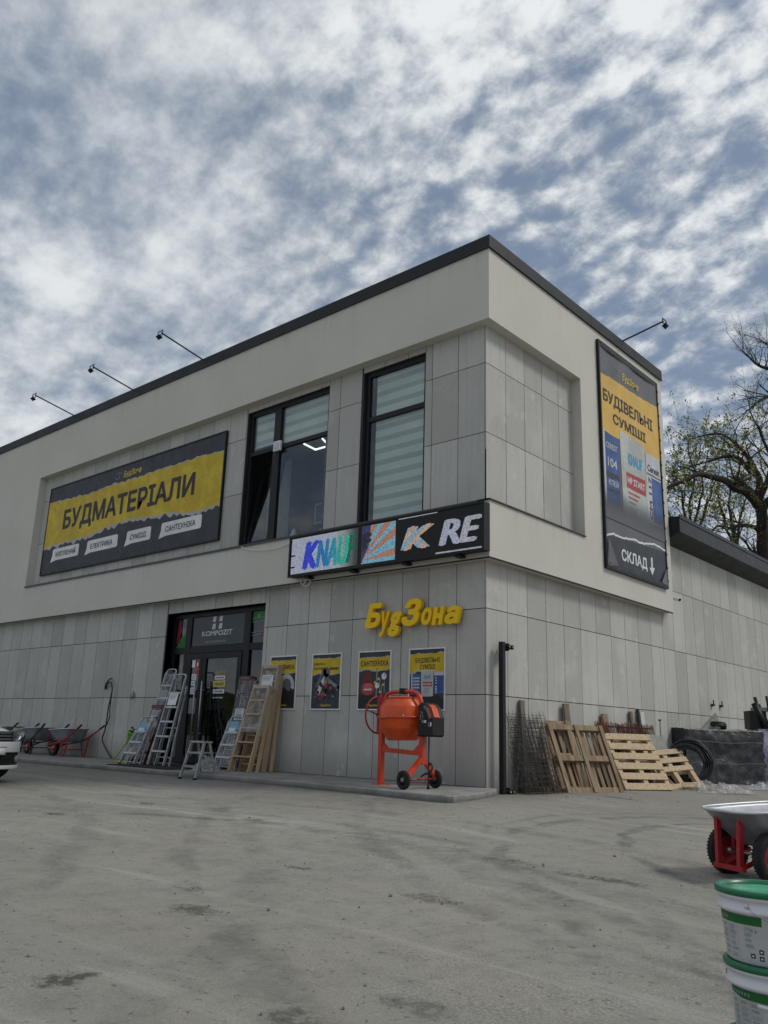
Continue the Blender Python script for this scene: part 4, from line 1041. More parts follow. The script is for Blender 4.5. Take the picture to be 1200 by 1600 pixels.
m.prism(pr, lambda u, v, d: (.885+u*.88, d, .945+v*.90), -.17, .10, M['black'])
motor = m.build('motor_housing', mx, .022)
m = MB(); m.prism([(.200,.218),(.258,.168),(.322,.025),(.314,.02),(.25,.160),(.19,.216)], lambda u, v, d: (.890+u*.88, d, .948+v*.90), -.135, -.02, OR)
m.prism([(.145,.215),(.235,.165),(.30,.03),(.25,.01),(.19,.12),(.12,.18)], lambda u, v, d: (.885+u*.88, d, .945+v*.90), -.1735, -.1705, M['b_grey']); m.prism([(.205,.155),(.235,.16),(.295,.02),(.265,.0)], lambda u, v, d: (.885+u*.88, d, .945+v*.90), -.176, -.173, OR)
m.build('orange_stripe', motor)
m = MB()
for x0, x1, z0, z1, mm in ((.10,.145,-.06,-.02,'b_mid'),(.155,.19,-.06,-.02,'paper'),(.24,.30,-.11,-.05,'paper'),(.06,.075,.02,.07,'b_mid'),(.10,.115,.06,.11,'b_mid'),(.10,.13,.03,.045,'b_mid'),(.05,.09,-.01,.0,'b_mid'),(.10,.13,.0,.01,'b_mid'),(.05,.09,.10,.11,'b_mid')):
    m.box((.885+x0*.88,-.1755,.945+z0*.9),(.885+x1*.88,-.1705,.945+z1*.9),M[mm])
for q in range(8): m.box((.90+.255*0+.19+.006*q,-.178,.85),(.90+.19+.006*q+.003,-.176,.90),M['b_grey'])
m.build('sticker', motor)
m = MB()
for i in range(6): m.box((.91+.03*i,-.1725,.725),(.922+.03*i,-.1705,.735),M['roomdark'])
m.build('vent', motor)
m = MB(); m.tube([(1.0,-.05,.70),(1.01,-.06,.05),(1.01,-.06,.0)],.011,M['black'],8); m.cyl((1.01,-.06,0),(1.01,-.06,.05),.02,M['black'],10); m.tube(smooth_poly([(.99,-.04,.3),(1.05,-.06,.35),(1.07,-.05,.28),(1.03,-.06,.22),(.96,-.08,.2),(.92,-.12,.16)],4),.012,M['black'],6); m.build('prop_rod', mx)

# ------------------------------------------------------------------ stepladders (folded, leaning back)
def stepladder(label, loc, yaw, lean, w0, w1, L, treads, mat, name='stepladder', td=.09, rw=.022, rd=.055, wrap=None, note=None, head=True, thick=.14, platform=False, group=None, back_mat=None, note_z=.8):
    t_ = thing(name, label, 'stepladder', loc, (R(-lean), 0, R(yaw)), group)
    bm_ = back_mat or mat
    for s_ in (-1, 1):
        m = MB(); m.bar((s_*w0/2,0,0),(s_*w1/2,0,L),rd,rw,mat,(1,0,0)); m.cbox((s_*w0/2,0,.012),(rw+.012,rd+.012,.03),M['black'] if mat is M['alu'] else mat); m.build('front_rail', t_, .003)
    for k in range(treads):
        z = L*(k+1)/(treads+ (1 if head else .4)); w = w0+(w1-w0)*z/L
        m = MB(); m.box((-w/2+rw/2, -td/2, z-.014), (w/2-rw/2, td/2, z+.014), mat)
        if mat is M['alu']: m.box((-w/2+rw/2, -td/2-.004, z-.02), (w/2-rw/2, -td/2, z+.016), mat)
        m.build('tread', t_, .002)
    m = MB()
    for s_ in (-1, 1): m.bar((s_*(w0/2-.015),thick,.02),(s_*(w1/2-.01),.05+thick*.25,L*.93),rd*.7,rw,bm_,(1,0,0))
    for z in (.12, .45, .8): 
        zz = L*z; m.bar((-(w0/2-.02)*(1-.2*z),thick*(1-.5*z)+.03*z,zz),((w0/2-.02)*(1-.2*z),thick*(1-.5*z)+.03*z,zz),.03,.02,bm_)
    m.build('rear_frame', t_, .002)
    if head:
        m = MB()
        if mat is M['alu']: m.tube(smooth_poly([(-w1/2,0,L-.01),(-w1/2+.01,0,L+.05),(-w1/2+.06,0,L+.09),(w1/2-.06,0,L+.09),(w1/2-.01,0,L+.05),(w1/2,0,L-.01)],4), .017, mat, 8)
        else: m.box((-w1/2-.012,-.05,L-.03),(w1/2+.012,thick*.8,L+.03),mat)
        m.build('top_cap', t_, .004)
    if note:
        w = w0+(w1-w0)*note_z
        n_ = MB(); z = L*note_z; n_.box((-w/2+.06,-rd/2-.012,z-.12),(w/2-.06,-rd/2-.009,z+.11),M[note[0]])
        if len(note) > 1: n_.box((-w/2+.10,-rd/2-.015,z-.10),(w/2-.10,-rd/2-.0125,z-.01),M[note[1]])
        for i in range(3): n_.box((-w/2+.09,-rd/2-.0155,z+.07-.03*i),(w/2-.10-.02*i,-rd/2-.013,z+.08-.03*i),M['b_mid'])
        n_.build('label_card', t_)
    if wrap:
        z0, z1 = wrap; f_ = MB(); q = random.Random(int(L*100)+int(loc[0]*37))
        def fw(u, v):
            z = L*(z0+(z1-z0)*v); w = w0+(w1-w0)*z/L; a = 2*math.pi*u
            r = abs(math.cos(a))**.35*math.copysign(1, math.cos(a)); s2 = abs(math.sin(a))**.35*math.copysign(1, math.sin(a))
            n_ = noise.noise(Vector((u*9, v*7, L)))*.012
            return (r*(w/2+.03+n_), .04+s2*(.06+rd/2+n_), z+n_*1.5)
        f_.grid(40, 14, fw, M['film']); f_.build('plastic_wrap', t_)
    return t_
stepladder('short silver stepladder with blue label leaning left of the entrance', (-7.45,-1.36,0), 2, 24, .47, .36, .90, 3, M['alu'], note=('b_sky','paper'), wrap=(.2,.98), note_z=.84)
stepladder('dark maroon stepladder with grey printed card, behind the short silver stepladder left of the entrance', (-7.74,-.93,0), 0, 18, .46, .34, 1.18, 4, M['maroon'], note=('b_mid','b_bright'), wrap=(.5,1.0), note_z=.84, td=.1)
stepladder('tall grey stepladder in clear film standing behind the tall bare silver stepladder', (-7.76,-.74,0), 0, 13, .46, .34, 1.86, 6, M['alu'], wrap=(.3,1.02), note=('b_mid',), note_z=.75)
stepladder('tall bare silver stepladder with white card and hoop top leaning beside the door handles', (-6.68,-1.22,0), 2, 13, .48, .36, 1.69, 5, M['alu'], note=('paper',), note_z=.76, rd=.05, td=.07, rw=.026)
stepladder('short silver stepladder with blue label leaning right of the door', (-5.20,-.84,0), 4, 19, .44, .34, .92, 3, M['alu'], note=('b_sky','paper'), wrap=(.1,.98), note_z=.86)
stepladder('tall maroon stepladder in clear film with white leaflet, behind the wooden ones', (-5.36,-.48,0), 2, 8, .44, .32, 1.70, 5, M['maroon'], wrap=(.25,1.0), note=('paper','b_mid'), note_z=.60, back_mat=M['alu'])
stepladder('front wooden stepladder wrapped in clear film on its upper half', (-4.72,-.80,0), 3, 16, .50, .40, 1.55, 5, M['wood'], name='wooden_stepladder', td=.11, rw=.035, rd=.09, wrap=(.45,1.03), thick=.2)
stepladder('taller wooden stepladder with pale card, in front of the first poster', (-4.80,-.40,0), 2, 8.5, .50, .42, 1.90, 6, M['wood'], name='wooden_stepladder', td=.11, rw=.035, rd=.10, note=('paper',), wrap=(.7,1.02), thick=.2, note_z=.86)
# open step stool
st = thing('step_stool', 'small open silver step stool with three treads standing in front of the entrance', 'step stool', (-4.50,-2.06,gz(-4.5,-2.06)), (0,0,R(4)))
H, W0, W1 = .61, .38, .32
for s_ in (-1, 1):
    m = MB(); m.bar((s_*W0/2,-.0,0),(s_*W1/2,.17,H-.02),.05,.02,M['alu'],(1,0,0)); m.cbox((s_*W0/2,0,.015),(.035,.065,.03),M['black']); m.build('front_leg', st, .003)
    m = MB(); m.bar((s_*(W0/2),.46,0),(s_*(W1/2-.02),.29,H-.02),.045,.02,M['alu'],(1,0,0)); m.cbox((s_*W0/2,.46,.015),(.035,.06,.03),M['black']); m.build('rear_leg', st, .003)
for k, z in enumerate((.20,.42)):
    w = W0+(W1-W0)*z/H; y = .17*z/H; m = MB(); m.box((-w/2,y-.03,z-.015),(w/2,y+.06,z+.015),M['alu']); m.build('tread', st, .003)
    y = .46-.17*z/H; m = MB(); m.box((-w/2,y-.05,z-.012),(w/2,y+.03,z+.012),M['alu']); m.build('tread', st, .003)
m = MB(); m.box((-W1/2-.02,.13,H-.03),(W1/2+.02,.33,H),M['alu']); m.build('platform', st, .006)
# crumpled film bundle by the stool
def crumple(name, label, cat, loc, rx, ry, h, mat, seed, nu=34, nv=22, parent=None):
    m = MB()
    def fn(u, v):
        x = (u-.5)*2; y = (v-.5)*2; d = max(0, 1-(x*x*x*x+y*y*y*y)**.5)
        a = noise.noise(Vector((x*2.3+seed, y*2.3, seed*.7))); b = noise.noise(Vector((x*6+seed, y*6, 3)))
        z = h*(d**.6)*(.55+.7*a+.45*b); k = 1+.22*noise.noise(Vector((x*1.4, y*1.4, seed)))
        return (x*rx*k, y*ry*k, max(0.004, z))
    m.grid(nu, nv, fn, mat, False); o = m.build(name); o.location = loc; return tag(o, label, cat)
crumple('plastic_film_bundle', 'crumpled clear film bundle on the pavement behind the step stool', 'plastic film', (-4.98,-1.32,.002), .24, .18, .30, M['filmthick'], 3)
# green tub on a yellow frame
gt = thing('garden_cart', 'small lime green tub of dark soil on a thin yellow frame left of the ladders', 'garden cart', (-8.15,-.85,0), (0,0,R(10)))
m = MB(); Mx = Matrix.Translation((.02,0,.33)) @ Matrix.Rotation(R(18),4,'Y')
m.lathe([(0,0),(.11,0),(.125,.02),(.16,.26),(.172,.265),(.172,.285),(.155,.285),(.15,.24)], M['lime'], Mx, 24); m.build('tub', gt)
m = MB(); q = random.Random(5); m.lathe([(0,.24),(.152,.25)], M['soil'], Mx, 20)
for _ in range(40):
    a = q.uniform(0,6.28); r = q.uniform(0,.15); p = Mx @ Vector((r*math.cos(a), r*math.sin(a), .25+q.uniform(0,.12))); s_ = .035
    m.add([p+Vector((q.uniform(-s_,s_),q.uniform(-s_,s_),q.uniform(-s_,s_))) for _ in range(4)], [(0,1,2),(0,2,3),(0,1,3),(1,2,3)], M['soil'])
m.build('contents', gt)
m = MB(); m.tube([(-.38,-.10,.02),(-.05,-.10,.40),(.02,-.10,.52)],.013,M['lemon'],8); m.tube([(-.38,.10,.02),(-.05,.10,.40),(.02,.10,.52)],.013,M['lemon'],8); m.tube([(-.38,-.10,.02),(-.38,.10,.02)],.013,M['lemon'],8); m.tube([(-.36,-.1,.02),(.1,-.1,.02),(.0,-.1,.33)],.012,M['lemon'],8); m.tube([(-.36,.1,.02),(.1,.1,.02),(.0,.1,.33)],.012,M['lemon'],8); m.build('cart_frame', gt)

# ------------------------------------------------------------------ wheelbarrows
def tray_mesh(mat_in, L=.98, W=.66, H=.27, zt=.0):
    """tray with rolled rim, origin at rim centre; +x is the handle end"""
    m = MB(); N = 48
    def loop(a, b, x0, z, p=4.5, tilt=0):
        o = []
        for k in range(N):
            t = 2*math.pi*k/N; c, s = math.cos(t), math.sin(t)
            x = a*math.copysign(abs(c)**(2/p), c); y = b*math.copysign(abs(s)**(2/p), s)
            if x < 0: y *= 1-.10*(-x/a)
            o.append((x+x0, y, z+tilt*x))
        return o
    # outer skin, rim, inner skin
    prof = [(.26,.20,.05,-H,3.2),(.31,.235,.045,-H+.03,3.4),(.40,.285,.02,-H*.5,3.8),(L/2-.03,W/2-.02,0,-.02,4.5),(L/2,W/2,0,0,4.5),(L/2+.008,W/2+.008,0,.008,4.5),(L/2,W/2,0,.014,4.5),(L/2-.035,W/2-.025,0,-.012,4.5),(.395,.28,.02,-H*.5+.004,3.8),(.30,.228,.045,-H+.036,3.4),(.25,.19,.05,-H+.008,3.2)]
    vs = []
    for a, b, x0, z, p in prof: vs += loop(a, b, x0, z, p, .05 if z > -.1 else 0)
    fs = []
    for i in range(len(prof)-1):
        for k in range(N):
            l = (k+1) % N; fs.append((i*N+k, i*N+l, (i+1)*N+l, (i+1)*N+k))
    fs.append(tuple(range(N-1,-1,-1))); fs.append(tuple((len(prof)-1)*N+k for k in range(N)))
    m.add(vs, fs, mat_in, True); return m
def wheel_mesh(r, w, rim, tread=True):
    m = MB(); h = w/2
    m.lathe([(r*.62,-h*.75),(r*.80,-h),(r*.93,-h*.85),(r*.99,-h*.45),(r,0),(r*.99,h*.45),(r*.93,h*.85),(r*.80,h),(r*.62,h*.75)], M['rubber'], None, 36)
    if tread:
        for k in range(44):
            for s_ in (-1, 1):
                a = 2*math.pi*(k+.25*s_)/44; c = Vector((r*.972*math.cos(a), r*.972*math.sin(a), s_*h*.5))
                Mx = Matrix.Translation(c) @ Matrix.Rotation(a,4,'Z'); m.cbox((0,0,0),(.007,.010,h*.5),M['rubber'],Mx)
    r2 = MB(); r2.lathe([(0,-h*.35),(r*.30,-h*.35),(r*.35,-h*.1),(r*.55,-h*.15),(r*.60,-h*.7),(r*.66,-h*.75),(r*.66,h*.75),(r*.60,h*.7),(r*.55,h*.15),(r*.35,h*.1),(r*.30,h*.35),(0,h*.35)], rim, None, 28); r2.lathe([(0,-h*1.1),(r*.14,-h*1.1),(r*.14,h*1.1),(0,h*1.1)], M['steel'], None, 12)
    return m, r2
M['rimsteel'] = simple('bright_rim', (.60,.62,.63), .4, .4, .1, 10)
def wheelbarrow(label, loc, yaw, frame, rim, two=False, group='wheelbarrows', tray=None, zr=.60):
    t_ = thing('wheelbarrow', label, 'wheelbarrow', loc, (0,0,R(yaw)), group)
    m = tray_mesh(tray or M['tray']); o = m.build('tray', t_); o.location = (-.29 if two else 0,0,zr)
    m = MB(); rim_ = []
    for k in range(48):
        tt = 2*math.pi*k/48; c_, n_ = math.cos(tt), math.sin(tt); x_ = .49*math.copysign(abs(c_)**(2/4.5), c_); y_ = .33*math.copysign(abs(n_)**(2/4.5), n_)
        if x_ < 0: y_ *= 1-.10*(-x_/.49)
        rim_.append((x_, y_, .008+.05*x_))
    m.tube(rim_, .0105, M['rimsteel'], 8, True); m.build('rolled_rim', o)
    for s_ in (-1, 1):
        m = MB(); m.tube(smooth_poly([(-.56,s_*.13,.20),(-.30,s_*.20,.27),(.10,s_*.25,.33),(.45,s_*.27,.44),(.95,s_*.29,.70)],5), .0175, frame, 10); m.build('frame_rail', t_)
        m = MB(); m.tube([(.84,s_*.286,.64),(.98,s_*.292,.715)], .023, M['black'], 10); m.build('grip', t_)
        m = MB(); m.tube(smooth_poly([(.18,s_*.255,.35),(.24,s_*.26,.16),(.27,s_*.265,.012),(.33,s_*.265,.012),(.40,s_*.265,.16),(.46,s_*.268,.44)],5), .016, frame, 8); m.build('leg', t_)
    m = MB(); m.tube([(.24,-.26,.16),(.24,.26,.16)], .012, frame, 8); m.tube([(.12,-.25,.335),(.12,.25,.335)],.014,frame,8); m.tube([(-.3,-.2,.275),(-.3,.2,.275)],.014,frame,8)
    for s_ in (-1, 1): m.tube([(-.56,s_*.13,.20),(-.46,s_*.22,zr-.06)], .015, frame, 8)
    m.build('brace', t_)
    if two:
        m = MB()
        for s_ in (-1, 1):
            m.bar((-.72,s_*.11,.09),(-.70,s_*.12,zr-.02),.042,.035,frame,(0,1,0)); m.bar((-.72,s_*.11,.09),(-.40,s_*.13,.20),.03,.03,frame)
        m.bar((-.72,-.15,.09),(-.72,.15,.09),.045,.035,frame); m.bar((-.55,-.14,.30),(-.20,-.14,.32),.03,.03,frame); m.bar((-.55,.14,.30),(-.20,.14,.32),.03,.03,frame)
        m.build('front_guard', t_, .004)
        ys = (-.235, .235)
    else: ys = (0,)
    for y in ys:
        r = .18; a, b = wheel_mesh(r, .085, rim); Mx = Matrix.Translation((-.52,y,r)) @ Matrix.Rotation(R(90),4,'X')
        for q in (a, b): q.v = [tuple(Mx @ Vector(v)) for v in q.v]
        w = a.build('wheel', t_); b.build('rim', w)
    m = MB(); m.tube([(-.52,min(ys)-.14,.18),(-.52,max(ys)+.14,.18)], .012, M['steel'], 8); m.build('axle', t_)
    return t_
wheelbarrow('red framed wheelbarrow with grey tray by the front wall, nearest the black cables', (-11.42,-.48,0), 3, M['red'], M['red'])
wheelbarrow('grey framed wheelbarrow with a red wheel between the red one and the white car', (-12.80,-.50,0), -4, M['wire'], M['red'])
wheelbarrow('farthest wheelbarrow by the front wall, mostly behind the white car bonnet', (-14.5,-.52,0), 6, M['wire'], M['red'])
fb = wheelbarrow('two wheeled red wheelbarrow with shiny steel tray behind the white pails', (5.285,-3.37,gz(5.1,-3.6)-.005), 61, M['red'], M['red'], True, zr=.505)

# ------------------------------------------------------------------ pails
def pail(label, loc, rz, lid):
    t_ = thing('plastic_pail', label, 'pail', loc, (0,0,rz), 'stacked white pails')
    m = MB(); r0, r1, H = .128, .142, .213; KZ = .213/.262
    m.lathe([(0,.004),(r0-.01,.0),(r0,.008),(r1-.004,H-.062),(r1+.008,H-.060),(r1+.009,H-.048),(r1+.002,H-.045),(r1+.003,H-.022),(r1+.010,H-.020),(r1+.010,H-.004),(r1,H)], M['pail'], None, 56); m.build('body', t_)
    m = MB(); m.lathe([(r1+.004,H-.012),(r1+.013,H-.010),(r1+.014,H+.004),(r1+.008,H+.009),(r1-.006,H+.008),(r1-.010,H-.004)], M['green'], None, 56)
    m.build('lid_rim', t_)
    m = MB(); m.lathe([(r1-.008,H-.004),(r1*.8,H-.006),(r1*.78,H-.001),(r1*.55,H-.002),(r1*.53,H-.006),(0,H-.005)], M['greenlid'], None, 56); m.build('lid', t_)
    def at(a, z, e=.0012):
        z = z*KZ
        r = r0+(r1-.004-r0)*(z-.008)/(H-.07)+e; return (r*math.cos(a), r*math.sin(a), z)
    m = MB()
    def patch(a0, a1, z0, z1, mat, e=.0012):
        n = max(2, int(abs(a1-a0)/.06)); m.add([at(a0+(a1-a0)*i/n, z, e) for z in (z0, z1) for i in range(n+1)], [(i, i+1, n+2+i, n+1+i) for i in range(n)], mat)
    A = 0.0
    patch(-1.5, .0, .147, .180, M['greenlabel']); patch(.40, 1.2, .105, .13, M['greenlabel'])
    q = random.Random(int(loc[2]*1000))
    for col in range(4):
        a0 = -1.45+.30*col
        if col == 3: a0 = -.42
        for row in range(6):
            z1_ = .138-.020*row; z0_ = z1_-q.uniform(.010,.016)
            if col == 3 and row > 3: continue
            wd = q.uniform(.16,.26)
            for ln_ in range(3): patch(a0, a0+wd*q.uniform(.75,1), z0_+(z1_-z0_)*ln_/3, z0_+(z1_-z0_)*(ln_+.55)/3, M['labelgrey'])
    for col in range(5): patch(-1.48+.29*col, -1.476+.29*col, .02, .142, M['b_mid'])
    for a0, z0, s_ in ((-.30,.030,.016),(-.10,.024,.016),(-.10,.048,.016)):
        patch(a0, a0+.10, z0, z0+s_, M['mixtone']); patch(a0+.025, a0+.075, z0+.005, z0+s_-.005, M['pail'], .0018)
    for k_ in range(7): patch(-1.46+.09*k_, -1.41+.09*k_, .158, .170, M['b_mid'], .0018)
    for i in range(4): patch(.42, .46, .085-.014*i, .092-.014*i, M['b_grey']); patch(.50, .50+.25-.04*i, .085-.014*i, .091-.014*i, M['labelgrey'])
    # CE mark, blue capital letter of the maker
    for a0 in (-.22, -.13):
        for i in range(7):
            th = R(70+40*i/1.6); th2 = R(70+40*(i+1)/1.6)
            if th2 > R(290): break
            p = [(a0+.035*math.cos(t)*.9, .126+.006*math.sin(t)) for t in (th, th2)]; p2 = [(a0+.025*math.cos(t)*.9, .126+.004*math.sin(t)) for t in (th2, th)]
            m.add([at(a, z) for a, z in p+p2], [(0,1,2,3)], M['b_grey'])
    patch(-.145, -.12, .125, .127, M['b_grey'])
    for k_, ch in enumerate('Knauf'):
        vs, fs, _a, _b = fit_text(ch, .40+.17*k_, .40+.17*k_+.14, .150, .030, .0)
        for i_, dx in enumerate((-.012,0,.012)): m.add([at(u+dx, v, .0013+.0001*i_) for u, v in vs], fs, M['b_sky'])
    m.build('label', t_)
    m = MB(); hz = H-.036; pts = []
    a0, a1 = lid
    for i in range(25):
        t = i/24; a = a0+(a1-a0)*t; drop = .065*abs(math.sin(math.pi*t))**.7; pts.append(Vector(at(a, (hz-drop)/KZ, .012 if 0 < i < 24 else .006)))
    m.tube(pts, .0019, M['steel'], 6)
    for p in (pts[0], pts[-1]): m.cyl(p*1.0, p+Vector((p.x,p.y,0)).normalized()*.006, .006, M['pail'], 8)
    k0, k1 = 10, 14; m.tube(pts[k0:k1+1], .006, M['pail'], 8)
    m.build('bail_handle', t_)
    return t_
BX, BY = 6.375, -7.648
z0_ = gz(BX, BY)
va = math.atan2(-10.737-BY, 7.393-BX)     # towards the photographer
PH = .213; TOPZ = .258
pail('upper white pail with green lid, on top of the pail stack', (BX,BY,TOPZ-PH-.001), va-.12, (-.28, 2.8))
pail('second white pail from the top of the stack, its wire handle hanging down', (BX+.012,BY+.004,TOPZ-2*PH-.007), va+.25, (-1.9, 1.1))
pail('lowest white pail standing on the ground under the two others', (BX+.004,BY-.004,TOPZ-3*PH-.013), va+.1, (-1.5, 1.5))
# ------------------------------------------------------------------ gate post
gp = thing('gate_post', 'slim black steel gate post with roller brackets at the building corner', 'gate post', (.13,.24,gz(.3,.3)))
m = MB(); m.box((-.04,-.04,-.05),(.04,.04,2.25),M['blackmetal']); m.build('post', gp, .004)
for z, nm in ((2.17,'top'),(.02,'low')):
    m = MB(); m.box((-.03,.051,z-.02),(.03,.22,z+.04),M['blackmetal']); m.box((-.04,.12,z-.05),(.04,.14,z+.07),M['blackmetal']); m.build('roller_bracket', gp, .003)
    for y in (.10,.19):
        m = MB(); m.cyl((.04,y,z+.01),(.075,y,z+.01),.035,M['rubber'],16); m.cyl((-.075,y,z+.01),(-.04,y,z+.01),.035,M['rubber'],16); m.cyl((-.085,y,z+.01),(.085,y,z+.01),.010,M['steel'],8); m.build('guide_roller', gp)

# ------------------------------------------------------------------ pallets
def pallet_parts(t_, L, W, mat, boards, bw, seed, under=True, strs=3, full=True, thick=.02, sz=.10):
    """lying pallet: x along boards' width direction W, z(up when leaning)=L ; deck faces -y"""
    q = random.Random(seed)
    for k in range(strs):     # stringers with blocks run across (x)
        z = sz*.5+.0+(L-sz)*k/(strs-1)
        m = MB(); m.box((-W/2+q.uniform(-.01,.01),.022,z-sz*.5),(W/2+q.uniform(-.01,.01),.115,z+sz*.5),mat); m.build('stringer', t_, .004)
    n = boards
    for k in range(n):
        x = -W/2+bw/2+(W-bw)*k/(n-1)+(q.uniform(-.008,.008) if 0 < k < n-1 else 0)
        m = MB(); m.box((x-bw/2,.116,q.uniform(-.008,.008)),(x+bw/2,.116+thick,L+q.uniform(-.01,.01)),mat); m.build('deck_board', t_, .003)
    if under:
        for k in range(3):
            x = (-W/2+bw/2, 0, W/2-bw/2)[k]
            m = MB(); m.box((x-bw/2,.0,q.uniform(-.006,.006)),(x+bw/2,.021,L+q.uniform(-.006,.006)),mat); m.build('bottom_board', t_, .003)
def pallet(label, loc, yaw, lean, **kw):
    t_ = thing('wooden_pallet', label, 'pallet', loc, (R(-lean),0,R(yaw)), 'pallets leaning on the side wall'); pallet_parts(t_, **kw); return t_
# pallet showing its underside
G1 = gz(.6,2.4)
pallet('worn brown pallet showing its underside with upright slats, in the middle of the leaning pallets', (.70,2.08,G1), 70, 24, L=1.16, W=1.18, mat=M['pal_old'], boards=10, bw=.072, seed=3, sz=.095)
pallet('brown pallet mostly hidden behind, only its left blocks and edge boards in view', (.34,1.46,gz(.4,1.5)), 70, 19, L=1.18, W=1.22, mat=M['pal_old'], boards=9, bw=.09, seed=9, sz=.10)
# fresh pallet, deck to the viewer: horizontal boards
def deck_pallet(label, loc, yaw, lean, L, W, n, bw, mat, seed, skip=(), name='wooden_pallet', roll=0):
    t_ = thing(name, label, 'pallet', loc, (R(-lean),R(roll),R(yaw)), 'pallets leaning on the side wall'); q = random.Random(seed)
    for k in range(n):
        if k in skip: continue
        z = bw/2+(L-bw)*k/(n-1)
        m = MB(); m.box((-W/2+q.uniform(-.015,.015),-.022,z-bw/2),(W/2+q.uniform(-.015,.015),-.001,z+bw/2),mat); m.build('deck_board', t_, .003)
    for k in range(3):
        x = -W/2+.05+(W-.10)*k/2
        m = MB(); m.box((x-.045,.0,q.uniform(0,.02)),(x+.045,.095,L-q.uniform(0,.02)),mat); m.build('stringer', t_, .004)
    for k in (0, n//2, n-1):
        z = bw/2+(L-bw)*k/(n-1); m = MB(); m.box((-W/2,.096,z-bw/2),(W/2,.116,z+bw/2),mat); m.build('bottom_board', t_, .003)
    return t_
deck_pallet('pale fresh pallet with level deck boards, right of the worn brown one', (.90,3.60,gz(.9,4.1)), 62, 33, 1.10, .98, 6, .125, M['pal_new'], 4)
deck_pallet('low broken pallet with missing boards beside the black pipe coil', (1.02,4.85,gz(1,5.2)), 62, 40, .86, .86, 5, .11, M['pal_new'], 6, (1,), roll=-5)
m = MB(); Mx = Matrix.Rotation(R(25),4,'Z') @ Matrix.Rotation(R(40),4,'X'); m.cbox((0,0,.06),(.26,.12,.10),M['pal_new'],Mx); o = m.build('timber_offcut', None, .004); o.location = (1.12,4.78,gz(1,4.7)-.0); tag(o, 'short block of pale timber lying at the foot of the broken pallet', 'timber')
m = MB(); m.cbox((0,0,.03),(.34,.10,.05),M['pal_new'],Matrix.Rotation(R(70),4,'Z')); o = m.build('timber_offcut', None, .004); o.location = (1.34,5.12,gz(1,4.7)); tag(o, 'flat piece of pale timber on the film heap', 'timber')
crumple('plastic_film_heap', 'heap of crumpled clear plastic film on the ground below the black pipe coil', 'plastic film', (1.55,5.0,gz(1.5,5)), .62, .34, .20, M['filmthick'], 8, 46, 30)
bpy.context.view_layer.update()
fh = bpy.data.objects['plastic_film_heap']; fh.rotation_euler = (0,0,R(58))
crumple('plastic_film_heap', 'long torn sheet of clear film trailing from the foot of the tarpaulin stack', 'plastic film', (1.75,7.0,gz(1.5,7)), .55, .25, .16, M['filmthick'], 12, 40, 24).rotation_euler = (0,0,R(60))

# planks standing against the wall
def plank(label, y, L, w, mat, lean=6, roll=0, x=.16):
    m = MB(); m.box((-.022,-w/2,0),(.022,w/2,L),mat); o = m.build('plank', None, .003); o.location = (x,y,gz(.4,y)); o.rotation_euler = (R(roll),R(-lean),0); tag(o, label, 'plank', 'planks leaning on the side wall')
plank('weathered plank rising behind the wire mesh sheets', .83, 1.40, .12, M['pal_grey'], 5, -4)
plank('brown plank rising behind the worn brown pallet', 2.30, 1.40, .17, M['pal_grey'], 4, 1)
plank('short stub of sawn timber above the left end of the rusty mesh', 3.70, 1.28, .20, M['pal_old'], 5)
plank('narrow dark plank above the middle of the rusty mesh', 4.80, 1.36, .10, M['pal_grey'], 5)
plank('thin black edged strip beside a pale board above the rusty mesh', 5.06, 1.42, .06, M['backing'], 5, -3)
plank('pale board above the right part of the rusty mesh', 5.27, 1.36, .17, M['b_bright'], 5)
# wire mesh sheets
def mesh_sheet(label, loc, rot, W, H, nx_, nz_, r, mat, name, group=None, bend=0, seed=1):
    q = random.Random(seed); m = MB()
    for i in range(nx_+1):
        x = -W/2+W*i/nx_; m.tube([(x+q.uniform(-.006,.006),bend*math.sin(k/4*3.1)*((x/W)**2)+q.uniform(-.004,.004),H*k/4+(q.uniform(0,.06) if k == 4 else 0)) for k in range(5)], r, mat, 4)
    for j in range(nz_+1):
        z = .03+(H-.06)*j/nz_; m.tube([(-W/2+W*k/4,r*2+q.uniform(-.003,.003),z) for k in range(5)], r, mat, 4)
    o = m.build(name, None, 0, False); o.location = loc; o.rotation_euler = rot; return tag(o, label, 'wire mesh', group)
for k in range(9):
    mesh_sheet('grey welded wire mesh sheet in the pack leaning at the corner beside the gate post', (.50-.03*k,.84+.03*k,gz(.4,.9)), (R(-15-1.0*k),0,R(84-2.5*(k % 3))), 0.80+.04*(k % 3), 1.13+.04*((k*7) % 4), 9, 14, .0035, M['wire'], 'wire_mesh_sheet', 'wire mesh sheets leaning at the corner', .05, k)
mesh_sheet('bundle of rusty reinforcing mesh with spiky top edge behind the fresh pallet', (.38,4.2,gz(.4,4.2)), (R(-9),0,R(86)), 2.1, 1.10, 46, 5, .007, M['rust'], 'rusty_mesh', None, .03, 33)
mesh_sheet('second rusty reinforcing mesh close behind the first, against the wall', (.30,4.25,gz(.4,4.2)), (R(-6),0,R(88)), 2.1, 1.08, 40, 4, .008, M['rust'], 'rusty_mesh', None, .03, 35)
m = MB(); m.box((-.03,-.36,0),(.03,.36,.95),simple('grey_board', (.30,.295,.27), .9, 0, .25, 12)); o = m.build('cement_board', None, .004); o.location = (.52,5.22,gz(.5,5.2)); o.rotation_euler = (0,R(-12),0); tag(o, 'rough grey board leaning right of the fresh pallet', 'board')
m = MB(); m.cyl((0,0,0),(0,0,1.2),.009,M['wire'],6); m.cyl((0,0,1.2),(0,0,1.23),.03,M['backing'],8); o = m.build('capped_rod'); o.location = (.35,5.42,gz(.4,5.4)); tag(o, 'thin upright rod with a dark knob beside the rough grey board', 'rod')

